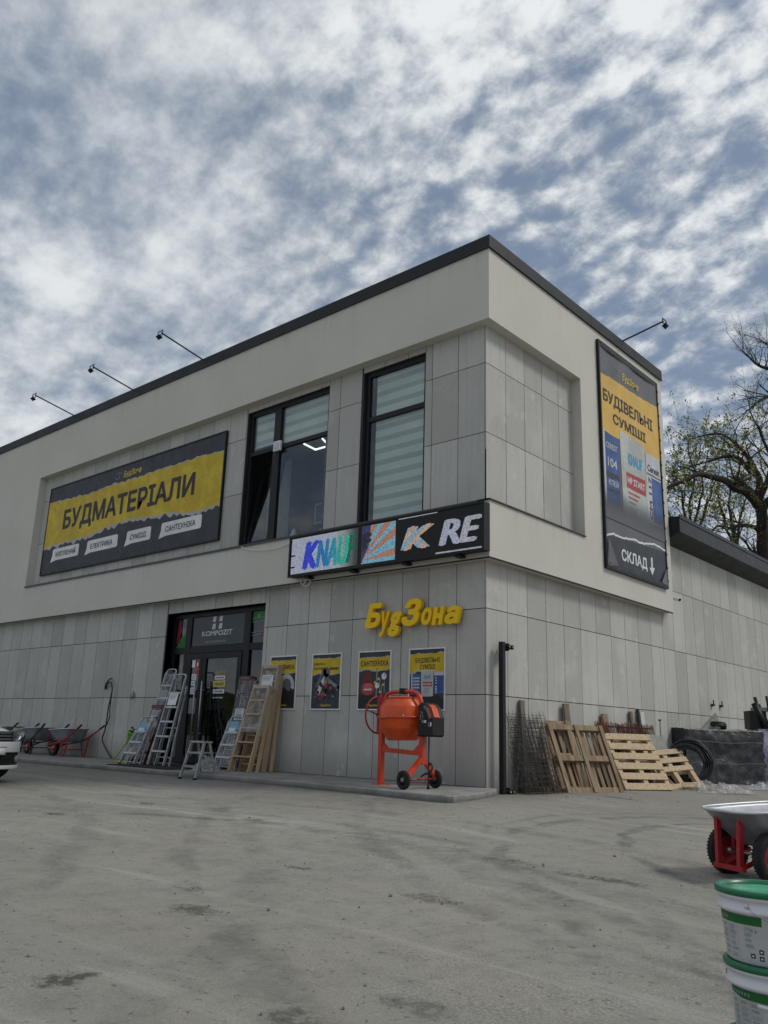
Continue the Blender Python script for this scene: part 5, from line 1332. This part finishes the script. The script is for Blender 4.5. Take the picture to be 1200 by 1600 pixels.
# pipe coils
def pipe_coil(label, loc, rot, R0, turns, layers, pr, seed):
    q = random.Random(seed); m = MB()
    pts = []
    for lay in range(layers):
        for k in range(turns*36):
            a = 2*math.pi*k/36; rr_ = R0-.030*lay+.012*math.sin(a*2+lay)+q.uniform(-.003,.003); yy = (k/36-turns/2)*pr*2.1+.012*math.sin(a*3+lay*2)
            pts.append((rr_*math.cos(a), yy, rr_*math.sin(a)))
    m.tube(pts, pr, M['pipe'], 8); o = m.build('pipe_coil'); o.location = loc; o.rotation_euler = rot; return tag(o, label, 'pipe coil')
pipe_coil('big coil of black plastic pipe standing between the broken pallet and the tarpaulin stack', (.86,5.45,gz(.8,5.9)+.42), (R(-12),0,R(28)), .43, 5, 6, .0145, 3)
pipe_coil('small black pipe coil lying on top of the tarpaulin stack', (.62,7.6,1.10), (R(70),0,R(20)), .20, 3, 3, .015, 5)
# tarpaulin stack
tp = thing('tarpaulin_stack', 'stack of goods under black tarpaulin with taped seams by the side wall', 'covered stack', (.42,6.75,gz(.8,7)), (0,0,R(60)))
m = MB()
def tarpf(u, v):
    # front face, wrapped over the top
    x = -.18+u*2.0; zz = v*1.75
    n = .05*noise.noise(Vector((u*5, v*5, 1)))+.025*noise.noise(Vector((u*14, v*11, 4))); sag = -.03*math.sin(u*math.pi)
    if zz < 1.10: y = -.02-.05*(1-zz/1.1)+n; z = zz
    else: y = (zz-1.10)*1.0; z = 1.10+sag+n*.6
    return (x, y, z)
m.grid(60, 50, tarpf, M['tarp']); m.grid(10, 30, lambda u, v: (1.82+.03*noise.noise(Vector((u*4, v*5, 7))), -.02+u*.66, v*1.09), M['tarp']); m.grid(10, 30, lambda u, v: (-.18+.03*noise.noise(Vector((u*4, v*5, 9))), -.02+u*.66, v*1.09), M['tarp'])
m.box((-.15,.05,0),(1.78,.62,1.0),M['black']); m.build('tarpaulin', tp)
m = MB()
for z in (.82,.40): m.grid(40, 2, lambda u, v, z=z: (-.15+u*1.93, -.085+.05*noise.noise(Vector((u*5, z*5/1.75, 1)))-.02*(1-z), z+.018*v+.012*math.sin(u*9)), M['b_grey'])
m.build('taped_seam', tp)
m = MB(); m.add([(0,0,0),(.55,0,.02),(.42,0,.36),(.5,.02,.30)],[(0,1,3,2)],simple('beige_sheet', (.36,.34,.29), .8)); o = m.build('cardboard_piece'); o.location = (.45,7.15,1.02); o.rotation_euler = (0,0,R(60)); tag(o, 'triangular beige scrap sticking up behind the tarpaulin stack', 'cardboard')
pw = thing('wrapped_stack', 'stack wrapped in purple and white printed film at the right edge of the yard', 'wrapped goods', (1.28,8.25,gz(1.2,8)), (0,0,R(35)))
m = MB(); m.grid(30, 30, lambda u, v: (u*1.1+.02*noise.noise(Vector((u*4,v*5,2))), .03*noise.noise(Vector((u*5, v*5, 3)))-.03*(1-v), v*1.12+.02), M['purple']); m.grid(10, 30, lambda u, v: (.0, u*.8, v*1.12+.02), M['purple']); m.grid(10, 30, lambda u, v: (1.1, u*.8, v*1.12+.02), M['purple']); m.grid(10, 10, lambda u, v: (u*1.1, v*.8, 1.12+.05*noise.noise(Vector((u*4,v*4,6)))), M['purple']); m.box((.04,.06,.0),(1.06,.8,1.08),M['b_grey']); m.build('printed_film', pw)
m = MB(); m.grid(16, 12, lambda u, v: (.02+u*.5, -.10-.03*math.sin(u*6)+.06*v, .02+.42*v*(1-.5*abs(u-.5))), M['filmthick']); m.build('torn_wrap', pw)
m = MB(); q = random.Random(9)
for k in range(7):
    a = q.uniform(-.25,.25); x = q.uniform(0,.9); m.tube([(x,.3+q.uniform(-.2,.2),1.15),(x+a,.3,1.45+q.uniform(0,.45))],q.uniform(.03,.07),M['black'],8)
m.box((-.1,.2,1.14),(.25,.6,1.52),M['black']); m.box((.05,.25,1.52),(.55,.6,1.60),M['b_mid'])
o = m.build('rolled_black_sheets'); o.location = pw.location; o.rotation_euler = pw.rotation_euler; tag(o, 'dark rolls and crates piled on top of the purple wrapped stack', 'rolled sheets')

# ------------------------------------------------------------------ white car
f_ = (math.cos(R(16.6)), math.sin(R(16.6))); nose = Vector((-5.81,-4.82,0))
car = thing('parked_car', 'white sedan nose with dark grille and headlight entering at the left edge', 'car', (nose.x, nose.y, -.17), (0,0,R(16.6)))
cw = NT('car_white_paint'); cw.fin((.66,.67,.69), .28, 0, .5); cw.b.inputs['Coat Weight'].default_value = .6; cw.b.inputs['Coat Roughness'].default_value = .06; M['carw'] = cw.mat
M['chrome'] = simple('chrome_trim', (.75,.76,.78), .15, 1, .05); hlm = NT('headlamp_lens'); hlm.fin((.10,.105,.11), .08, 0, .8); M['lens'] = hlm.mat
def sect(x, hw, zb, zt, crown, n=26, p=3.4, sh=.62):
    """upper body cross-section: half width hw, bottom zb, top zt"""
    o = []
    for k in range(n):
        t = math.pi*k/(n-1)  # from right bottom over the top to the left bottom
        y = -hw*math.copysign(abs(math.cos(t))**(2/p), math.cos(t)); s_ = abs(math.sin(t))**(2/2.6)
        z = zb+(zt-zb)*s_
        o.append((x, y*(1-.05*max(0, (z-zb)/(zt-zb)-.6)), z))
    return o
stn = [(.02,.40,.60,.70),(-.02,.58,.50,.775),(-.10,.72,.40,.80),(-.25,.80,.34,.835),(-.45,.85,.32,.875),(-.8,.875,.30,.935),(-1.25,.885,.28,.99),(-1.6,.89,.27,1.0),(-2.2,.89,.27,.99),(-3.0,.89,.28,.99),(-3.6,.88,.30,.99),(-4.1,.85,.34,1.0),(-4.35,.78,.42,.96),(-4.42,.60,.55,.85)]
m = MB(); vs = []; n = 26
for x, hw, zb, zt in stn: vs += sect(x, hw, zb, zt, 0, n)
fs = [(i*n+k, i*n+k+1, (i+1)*n+k+1, (i+1)*n+k) for i in range(len(stn)-1) for k in range(n-1)]
fs += [(i*n+n-1, i*n, (i+1)*n, (i+1)*n+n-1) for i in range(len(stn)-1)]; fs += [tuple(range(n)), tuple((len(stn)-1)*n+k for k in range(n))[::-1]]
m.add(vs, fs, M['carw'], True); m.build('body', car)
m = MB(); rs = [(-1.35,.74,.98,1.0),(-1.75,.70,.98,1.20),(-2.15,.63,.98,1.42),(-2.7,.62,.98,1.46),(-3.2,.63,.98,1.42),(-3.7,.68,.98,1.18),(-4.0,.74,.98,1.0)]
vs = []
for x, hw, zb, zt in rs:
    for k in range(14):
        t = math.pi*k/13; y = -(.80-(.80-hw)*abs(math.sin(t))**.8)*math.copysign(abs(math.cos(t))**.45, math.cos(t)); vs.append((x, y, zb+(zt-zb)*abs(math.sin(t))**.6))
m.add(vs, [(i*14+k, i*14+k+1, (i+1)*14+k+1, (i+1)*14+k) for i in range(len(rs)-1) for k in range(13)], M['lens'], True); m.build('greenhouse', car)
m = MB(); m.grid(10, 6, lambda u, v: (-2.1-1.2*u, -.60+1.2*v, 1.43+.045*math.sin(math.pi*u)+.02*math.sin(math.pi*v)), M['carw']); m.build('roof', car)
def front(y): return .045-.20*abs(y/.8)**2.6-.10*abs(y/.8)**8
def fpan(mb, y0, y1, z0, z1, mat, e=.012, n=12, z0b=None, z1b=None):
    z0b = z0 if z0b is None else z0b; z1b = z1 if z1b is None else z1b
    vs = []
    for i in range(n+1):
        t = i/n; y = y0+(y1-y0)*t; vs += [(front(y)+e, y, z0+(z0b-z0)*t), (front(y)+e, y, z1+(z1b-z1)*t)]
    vs2 = [(x-.16, y, z) for x, y, z in vs]; L_ = len(vs); fs = []
    for i in range(n):
        a = 2*i; fs += [(a, a+2, a+3, a+1), (L_+a, L_+a+1, L_+a+3, L_+a+2), (a+1, a+3, L_+a+3, L_+a+1), (a, L_+a, L_+a+2, a+2)]
    fs += [(0, 1, L_+1, L_), (2*n, L_+2*n, L_+2*n+1, 2*n+1)]
    mb.add(vs+vs2, fs, mat, True)
m = MB(); fpan(m, -.80,.80,.44,.60,M['carw'],.055); fpan(m, -.76,.76,.19,.25,M['carw'],.06); bump_ = m.build('bumper', car, .012)
m = MB(); fpan(m, -.79,.79,.25,.44,M['black'],.03)
for s_ in (-1,1): m.cyl((front(.6)+.03,s_*.6,.34),(front(.6)+.05,s_*.6,.34),.05,M['b_mid'],14)
m.build('lower_intake', car)
m = MB(); fpan(m, -.43,.43,.61,.755,M['black'],.035)
for z in (.64,.685,.73): fpan(m, -.42,.42,z-.006,z+.006,M['chrome'],.045)
m.build('grille', car)
for s_ in (-1, 1):
    m = MB(); fpan(m, s_*.42, s_*.83, .60, .75, M['lens'], .03, 12, .66, .81) ; h_ = m.build('headlight', car)
    m = MB(); m.lathe([(0,0),(.05,.0),(.06,.02),(.055,.03)], M['chrome'], Matrix.Translation((front(.58)+.028,s_*.58,.685)) @ Matrix.Rotation(R(90),4,'Y'), 16); m.lathe([(0,.0),(.035,.0),(.045,.02)], M['b_bright'], Matrix.Translation((front(.70)+.035,s_*.70,.72)) @ Matrix.Rotation(R(90),4,'Y'), 14); fpan(m, s_*.51, s_*.80, .615, .632, M['b_bright'], .036, 8, .665, .682); m.build('lamp_reflector', h_)
m = MB(); fpan(m, -.26,.26,.405,.515,M['b_white'],.075); fpan(m, -.27,.27,.398,.405,M['black'],.078); fpan(m, -.27,.27,.515,.522,M['black'],.078); plate = m.build('number_plate', car)
for x in (-.68,-3.45):
    for s_ in (-1, 1):
        a, b = wheel_mesh(.31, .19, M['alu'], False); Mx = Matrix.Translation((x, s_*.78, .31)) @ Matrix.Rotation(R(90),4,'X')
        for q_ in (a, b): q_.v = [tuple(Mx @ Vector(v)) for v in q_.v]
        w = a.build('wheel', car); b.build('rim', w)
for s_ in (-1, 1):
    m = MB(); Mx = Matrix.Translation((-1.62,s_*.98,1.02)); m.lathe([(0,-.07),(.07,-.06),(.09,0),(.07,.06),(0,.07)], M['carw'], Mx @ Matrix.Diagonal((.7,1.2,1,1)), 14); m.build('wing_mirror', car)
    m = MB(); m.box((-1.25,s_*.891-.004,.55),(-3.4,s_*.891+.004,.57),M['black']); m.build('door_trim', car)
m = MB(); m.box((-4.2,-.72,.20),(-.14,.72,.40),M['black']); m.build('underbody', car)

# ------------------------------------------------------------------ trees behind the rear wing
bark = simple('dark_bark', (.055,.047,.038), .95, 0, .4, 6, .2, .5, 0, 25); leafm = NT('young_leaf'); v_ = leafm.node('ShaderNodeNewGeometry').outputs['Random Per Island']
leafm.fin(leafm.mix(v_, (.14,.165,.03), (.27,.29,.065)), .65, 0, .2); M['leaf'] = leafm.mat
def grow(mb, p, d, L, r, depth, q, tips, bend=.28, n=4):
    pts = [p.copy()]; rad = [r]; dd = d.copy()
    for i in range(n):
        dd = (dd+Vector((q.uniform(-1,1),q.uniform(-1,1),q.uniform(-.55,.85)))*bend).normalized()
        pts.append(pts[-1]+dd*L/n); rad.append(r*(1-.55*(i+1)/n))
    mb.tube(pts, rad, bark, 5 if depth > 1 else 3)
    if depth <= 0: tips.append((pts[-1], dd)); return
    k = 3 if depth > 1 else 4
    for i in range(k):
        j = min(n, 1+int((n-1)*(i+1)/k)) ; b = pts[j]
        nd = (dd*.55+Vector((q.uniform(-1,1),q.uniform(-1,1),q.uniform(-.6,1)))*.95).normalized()
        grow(mb, b, nd, L*q.uniform(.45,.72), max(.0055, rad[j]*.55), depth-1, q, tips, bend)
    tips.append((pts[-1], dd))
def tree(label, limbs, seed, leaf_n, leaf_s=.075, depth=3, L0=1.5, name='bare_tree'):
    """limbs: list of (points, r0, r1, twigs)"""
    q = random.Random(seed); base = Vector(limbs[0][0][0]); t_ = thing(name, label, 'tree', tuple(base), group='spring trees beyond the rear wing')
    tr = MB(); cr = MB(); tips = []
    for pts, r0, r1, tw in limbs:
        P = smooth_poly([Vector(p)-base for p in pts], 5); n = len(P)
        P = [p+Vector((noise.noise(p*1.3+Vector((seed,0,0))), noise.noise(p*1.3+Vector((0,seed,0))), noise.noise(p*1.3)))*.16*(0 if i == 0 else 1) for i, p in enumerate(P)]
        tr.tube(P, [r0+(r1-r0)*i/(n-1) for i in range(n)], bark, 8)
        for k in range(tw):
            i = int(n*(.25+.75*k/tw)); i = min(n-2, i); d = (P[i+1]-P[i]).normalized()
            nd = (d*.5+Vector((q.uniform(-1,1),q.uniform(-1,1),q.uniform(-.5,1.1)))).normalized(); rr_ = r0+(r1-r0)*i/(n-1)
            grow(cr, P[i], nd, L0*q.uniform(.6,1.15), max(.011, rr_*.40), depth-1, q, tips)
        grow(cr, P[-1], (P[-1]-P[-2]).normalized(), L0, r1, depth-1, q, tips)
    tr.build('trunk', t_, 0, False); cr.build('crown', t_, 0, False)
    if leaf_n:
        lf = MB()
        for p, d in tips:
            for _ in range(q.randint(0, leaf_n)):
                c = p+Vector((q.gauss(0,.065),q.gauss(0,.065),q.gauss(0,.065))); a = Vector((q.uniform(-1,1),q.uniform(-1,1),q.uniform(-1,1))).normalized(); b = a.orthogonal().normalized(); s_ = leaf_s*q.uniform(.5,1.2)
                lf.add([c-a*s_, c+b*s_*.5, c+a*s_, c-b*s_*.5], [(0,1,2,3)], M['leaf'])
        lf.build('leaves', t_, 0, False)
    return t_
tree('large spring tree with thick arching limbs directly above the rear wing roof', [
  ([(-2.64,21.56,1.76),(-2.25,20.96,4.42),(-1.94,20.43,6.64),(-1.79,20.02,8.19),(-1.72,19.75,9.12)], 0.26, 0.19, 3),
  ([(-1.72,19.76,9.08),(-1.95,18.99,9.37),(-2.22,18.21,9.56),(-2.58,17.40,9.65),(-2.87,16.69,9.62),(-3.15,16.08,9.33),(-3.34,15.55,9.05)], 0.17, 0.04, 12),
  ([(-1.73,19.77,9.04),(-1.71,19.75,9.79),(-1.77,19.73,10.34),(-2.10,19.53,10.74),(-2.51,19.31,10.96),(-2.96,19.14,10.95),(-3.45,18.97,10.85)], 0.15, 0.03, 11),
  ([(-1.82,19.91,10.34),(-2.07,19.94,11.09),(-2.44,19.93,11.67),(-2.92,19.89,12.02),(-3.46,19.87,12.18)], 0.09, 0.025, 10),
  ([(-1.70,19.76,9.12),(-1.39,19.75,9.93),(-1.23,19.64,10.64),(-1.26,19.41,11.20),(-1.31,19.17,11.75)], 0.12, 0.03, 9),
  ([(-1.80,20.02,8.15),(-2.03,19.42,8.29),(-2.35,18.80,8.26),(-2.72,18.18,8.09),(-3.03,17.65,7.84)], 0.09, 0.025, 9),
  ([(-1.87,20.26,7.31),(-2.25,20.30,7.55),(-2.61,20.28,8.00),(-3.05,20.27,8.22)], 0.07, 0.02, 7),
  ([(-1.72,19.84,8.86),(-1.09,19.73,9.45),(-0.49,19.64,9.91),(-0.02,19.59,9.93)], 0.15, 0.04, 8),
  ([(-1.79,20.02,8.19),(-1.40,20.89,8.68),(-1.00,21.86,8.90)], 0.1, 0.03, 6)], 11, 8, .052, 3, 1.35)
tree('tall bare dark tree reaching in at the right edge above the others', [
  ([(-3.33,28.72,3.29),(-2.72,27.74,7.55),(-2.15,26.73,11.82),(-1.78,26.10,14.48)], 0.42, 0.22, 2),
  ([(-1.84,26.24,13.95),(-1.96,25.52,14.87),(-2.24,24.88,15.20),(-2.61,24.36,14.94),(-2.92,23.93,14.59),(-3.10,23.61,14.29)], 0.13, 0.025, 16),
  ([(-1.78,26.10,14.48),(-1.92,25.75,15.89),(-2.22,25.54,16.50),(-2.76,25.22,16.83),(-3.17,24.99,17.23),(-3.48,24.86,17.58)], 0.13, 0.02, 20),
  ([(-1.78,26.10,14.48),(-1.72,25.63,15.94),(-1.86,25.16,16.92),(-2.08,24.80,17.38),(-2.33,24.50,17.59)], 0.11, 0.02, 17),
  ([(-1.92,26.36,13.42),(-2.23,25.79,14.25),(-2.48,25.48,14.45),(-2.86,25.25,14.17)], 0.08, 0.02, 14),
  ([(-1.78,26.10,14.48),(-1.24,26.10,15.83),(-0.75,26.16,16.91)], 0.14, 0.03, 8)], 23, 0, .06, 3, 1.15)
tree('slender several stemmed tree with fresh green leaves beside the tall side banner', [
  ([(-6.17,23.67,2.56),(-5.46,22.60,7.34),(-5.21,22.20,9.05),(-5.05,21.88,10.36),(-4.78,21.76,11.37)], 0.1, 0.03, 9),
  ([(-5.38,22.48,7.84),(-5.19,21.73,9.81),(-5.20,21.22,10.55),(-5.21,20.73,11.24)], 0.07, 0.02, 10),
  ([(-5.34,22.43,8.10),(-4.76,22.53,9.92),(-4.46,22.73,10.74),(-4.17,22.95,11.51)], 0.07, 0.02, 10),
  ([(-5.25,22.25,8.85),(-4.82,22.17,10.12),(-4.55,22.07,11.08),(-4.31,21.99,11.89)], 0.06, 0.02, 9),
  ([(-5.42,22.54,7.59),(-5.64,21.68,9.46),(-5.76,21.35,10.08)], 0.05, 0.02, 7)], 31, 9, .065, 3, 1.25)
tree('thin leafy tree seen behind the large arching tree', [
  ([(-7.04,31.18,2.65),(-6.16,29.85,8.57),(-5.89,29.36,10.64),(-5.82,28.99,11.82),(-5.75,28.58,13.15)], 0.14, 0.03, 9),
  ([(-6.04,29.64,9.46),(-5.45,29.42,11.55),(-5.04,29.36,12.74)], 0.08, 0.02, 9),
  ([(-6.00,29.57,9.76),(-6.27,29.02,11.58),(-6.48,28.79,12.69)], 0.08, 0.02, 9)], 47, 6, .065, 3, 1.5)
# distant wooded ridge behind the photographer (seen only in the glass)
def ridge_mat():
    t = NT('wooded_ridge'); v = t.coord(); n = t.noise(v, .25, 6, .7); return t.fin(t.mix(t.mr(n, .35, .65), (.02,.03,.015), (.06,.075,.035)), .95, 0, .1)
m = MB(); rm_ = ridge_mat()
m.grid(90, 6, lambda u, v: ((150+18*v)*math.cos(R(150+240*u)), (150+18*v)*math.sin(R(150+240*u)), -2+v*(9+5*noise.noise(Vector((u*14,0,0)))+2.0*noise.noise(Vector((u*60,0,0))))), rm_, True)
tag(m.build('hills'), 'low wooded ridge far behind the yard', kind='structure')

# ------------------------------------------------------------------ world, sun, camera
SUN_EL, SUN_AZ = R(48), R(39)    # azimuth measured from +X to +Y
sd = Vector((math.cos(SUN_EL)*math.cos(SUN_AZ), math.cos(SUN_EL)*math.sin(SUN_AZ), math.sin(SUN_EL)))
w = bpy.data.worlds.new('World'); scene.world = w; w.use_nodes = True
nt = w.node_tree; N_ = nt.nodes; L_ = nt.links
class WT(NT):
    def __init__(s): s.t = nt; s.n = N_; s.l = L_
W = WT()
sky = W.node('ShaderNodeTexSky', sky_type='NISHITA'); sky.sun_disc = False; sky.sun_elevation = SUN_EL; sky.sun_rotation = math.pi/2-SUN_AZ; sky.dust_density = 1.5; sky.air_density = 1.0
tc = W.node('ShaderNodeTexCoord'); x, y, z = W.sep(tc.outputs['Generated'])
zz = W.math('ADD', W.math('MAXIMUM', z, 0.0), .38)
cv = W.node('ShaderNodeCombineXYZ'); L_.new(W.math('DIVIDE', x, zz), cv.inputs[0]); L_.new(W.math('DIVIDE', y, zz), cv.inputs[1]); P = cv.outputs[0]
def mapped(sc, rot=0, loc=(0,0,0)):
    mp = W.node('ShaderNodeMapping'); L_.new(P, mp.inputs[0]); mp.inputs['Scale'].default_value = (*sc, 1); mp.inputs['Rotation'].default_value = (0,0,R(rot)); mp.inputs['Location'].default_value = loc; return mp.outputs[0]

big = W.noise(mapped((.8,.8), 20, (5.5,0.6,0)), 1.0, 4, .5, .2)
puff = W.noise(mapped((2.6,2.9), -25, (1.3,4.0,0)), 1.5, 12, .60, .12)
fluff = W.noise(mapped((15,17), 15, (4.3,2.0,0)), 1.5, 8, .62, .15)
# cellular ripples, their cells pushed about by noise
wn = W.node('ShaderNodeTexNoise'); L_.new(mapped((5,5), 0, (2,2,0)), wn.inputs['Vector']); wn.inputs['Scale'].default_value = 1.4; wn.inputs['Detail'].default_value = 5
wv = W.node('ShaderNodeVectorMath', operation='MULTIPLY_ADD'); L_.new(wn.outputs['Color'], wv.inputs[0]); wv.inputs[1].default_value = (.16,.16,0); L_.new(P, wv.inputs[2])
wm = W.node('ShaderNodeMapping'); L_.new(wv.outputs[0], wm.inputs[0]); wm.inputs['Rotation'].default_value = (0,0,R(35)); wm.inputs['Scale'].default_value = (14,24,1)
vo = W.node('ShaderNodeTexVoronoi', feature='SMOOTH_F1'); vo.voronoi_dimensions = '2D'; L_.new(wm.outputs[0], vo.inputs['Vector']); vo.inputs['Scale'].default_value = 1.0; vo.inputs['Smoothness'].default_value = .6; vo.inputs['Randomness'].default_value = .95
cell = W.mr(vo.outputs['Distance'], .15, .85, 1, 0)
rip = W.math('ADD', W.math('MULTIPLY', cell, .6), W.math('MULTIPLY', fluff, .4))
dn = W.node('ShaderNodeVectorMath', operation='DOT_PRODUCT'); L_.new(tc.outputs['Generated'], dn.inputs[0]); dn.inputs[1].default_value = (-.22,.80,.56)
ripamt = W.mr(dn.outputs['Value'], .80, .98)
cov = W.math('ADD', W.math('MULTIPLY', big, .50), W.math('MULTIPLY', puff, .52))
cov = W.math('ADD', cov, W.math('MULTIPLY', W.math('SUBTRACT', rip, .5), W.math('MULTIPLY_ADD', ripamt, .17, .06)))
cov = W.math('ADD', cov, W.math('MULTIPLY', W.math('SUBTRACT', fluff, .5), W.math('MULTIPLY_ADD', ripamt, .26, .20)))
fac = W.mr(cov, .365, .665)
fac = W.math('MAXIMUM', fac, W.mr(z, .0, .35, .6, 0))
sundot = W.node('ShaderNodeVectorMath', operation='DOT_PRODUCT'); L_.new(tc.outputs['Generated'], sundot.inputs[0]); sundot.inputs[1].default_value = tuple(sd)
glow = W.mr(sundot.outputs['Value'], -.1, 1.0, 0, 1)
thick = W.noise(mapped((1.4,1.6), 70, (7,2,0)), 1.7, 8, .58, .4)
cb = W.math('ADD', W.mr(W.math('ADD', W.math('MULTIPLY', thick, .35), W.math('MULTIPLY', cov, .65)), .38, .64, 0, .85), W.math('MULTIPLY', glow, .25), None, True)
cloud = W.mix(cb, (3.6,3.95,4.3), (7.1,7.35,7.5))
hs = W.node('ShaderNodeMix', data_type='RGBA', blend_type='MIX'); hs.inputs[0].default_value = .75
L_.new(sky.outputs[0], hs.inputs[6]); hs.inputs[7].default_value = (1.75,2.25,3.05,1)
COLOR = W.mix(fac, hs.outputs[2], cloud)
bg = N_['Background']; L_.new(COLOR, bg.inputs[0]); bg.inputs[1].default_value = .115
sl = bpy.data.lights.new('sun', 'SUN'); sl.energy = 1.5; sl.angle = R(14); sl.color = (1,.95,.88)
so = bpy.data.objects.new('sun', sl); COL.objects.link(so); so.rotation_euler = (-sd).to_track_quat('-Z', 'Y').to_euler(); so.location = (20,20,40)
cam = bpy.data.cameras.new('camera'); co = bpy.data.objects.new('camera', cam); COL.objects.link(co)
yaw, pitch, roll = R(41.767), R(14.936), R(1.807)
Mc = Matrix.Rotation(yaw, 4, 'Z') @ Matrix.Rotation(math.pi/2+pitch, 4, 'X') @ Matrix.Rotation(roll, 4, 'Z')
Mc.translation = Vector((7.393,-10.737,.713)); co.matrix_world = Mc
cam.sensor_fit = 'VERTICAL'; cam.sensor_height = 36; cam.lens = 36*1303.9/1600; cam.clip_start = .05; cam.clip_end = 2000
scene.camera = co
scene.view_settings.view_transform = 'Standard'; scene.view_settings.look = 'None'; scene.view_settings.exposure = 0
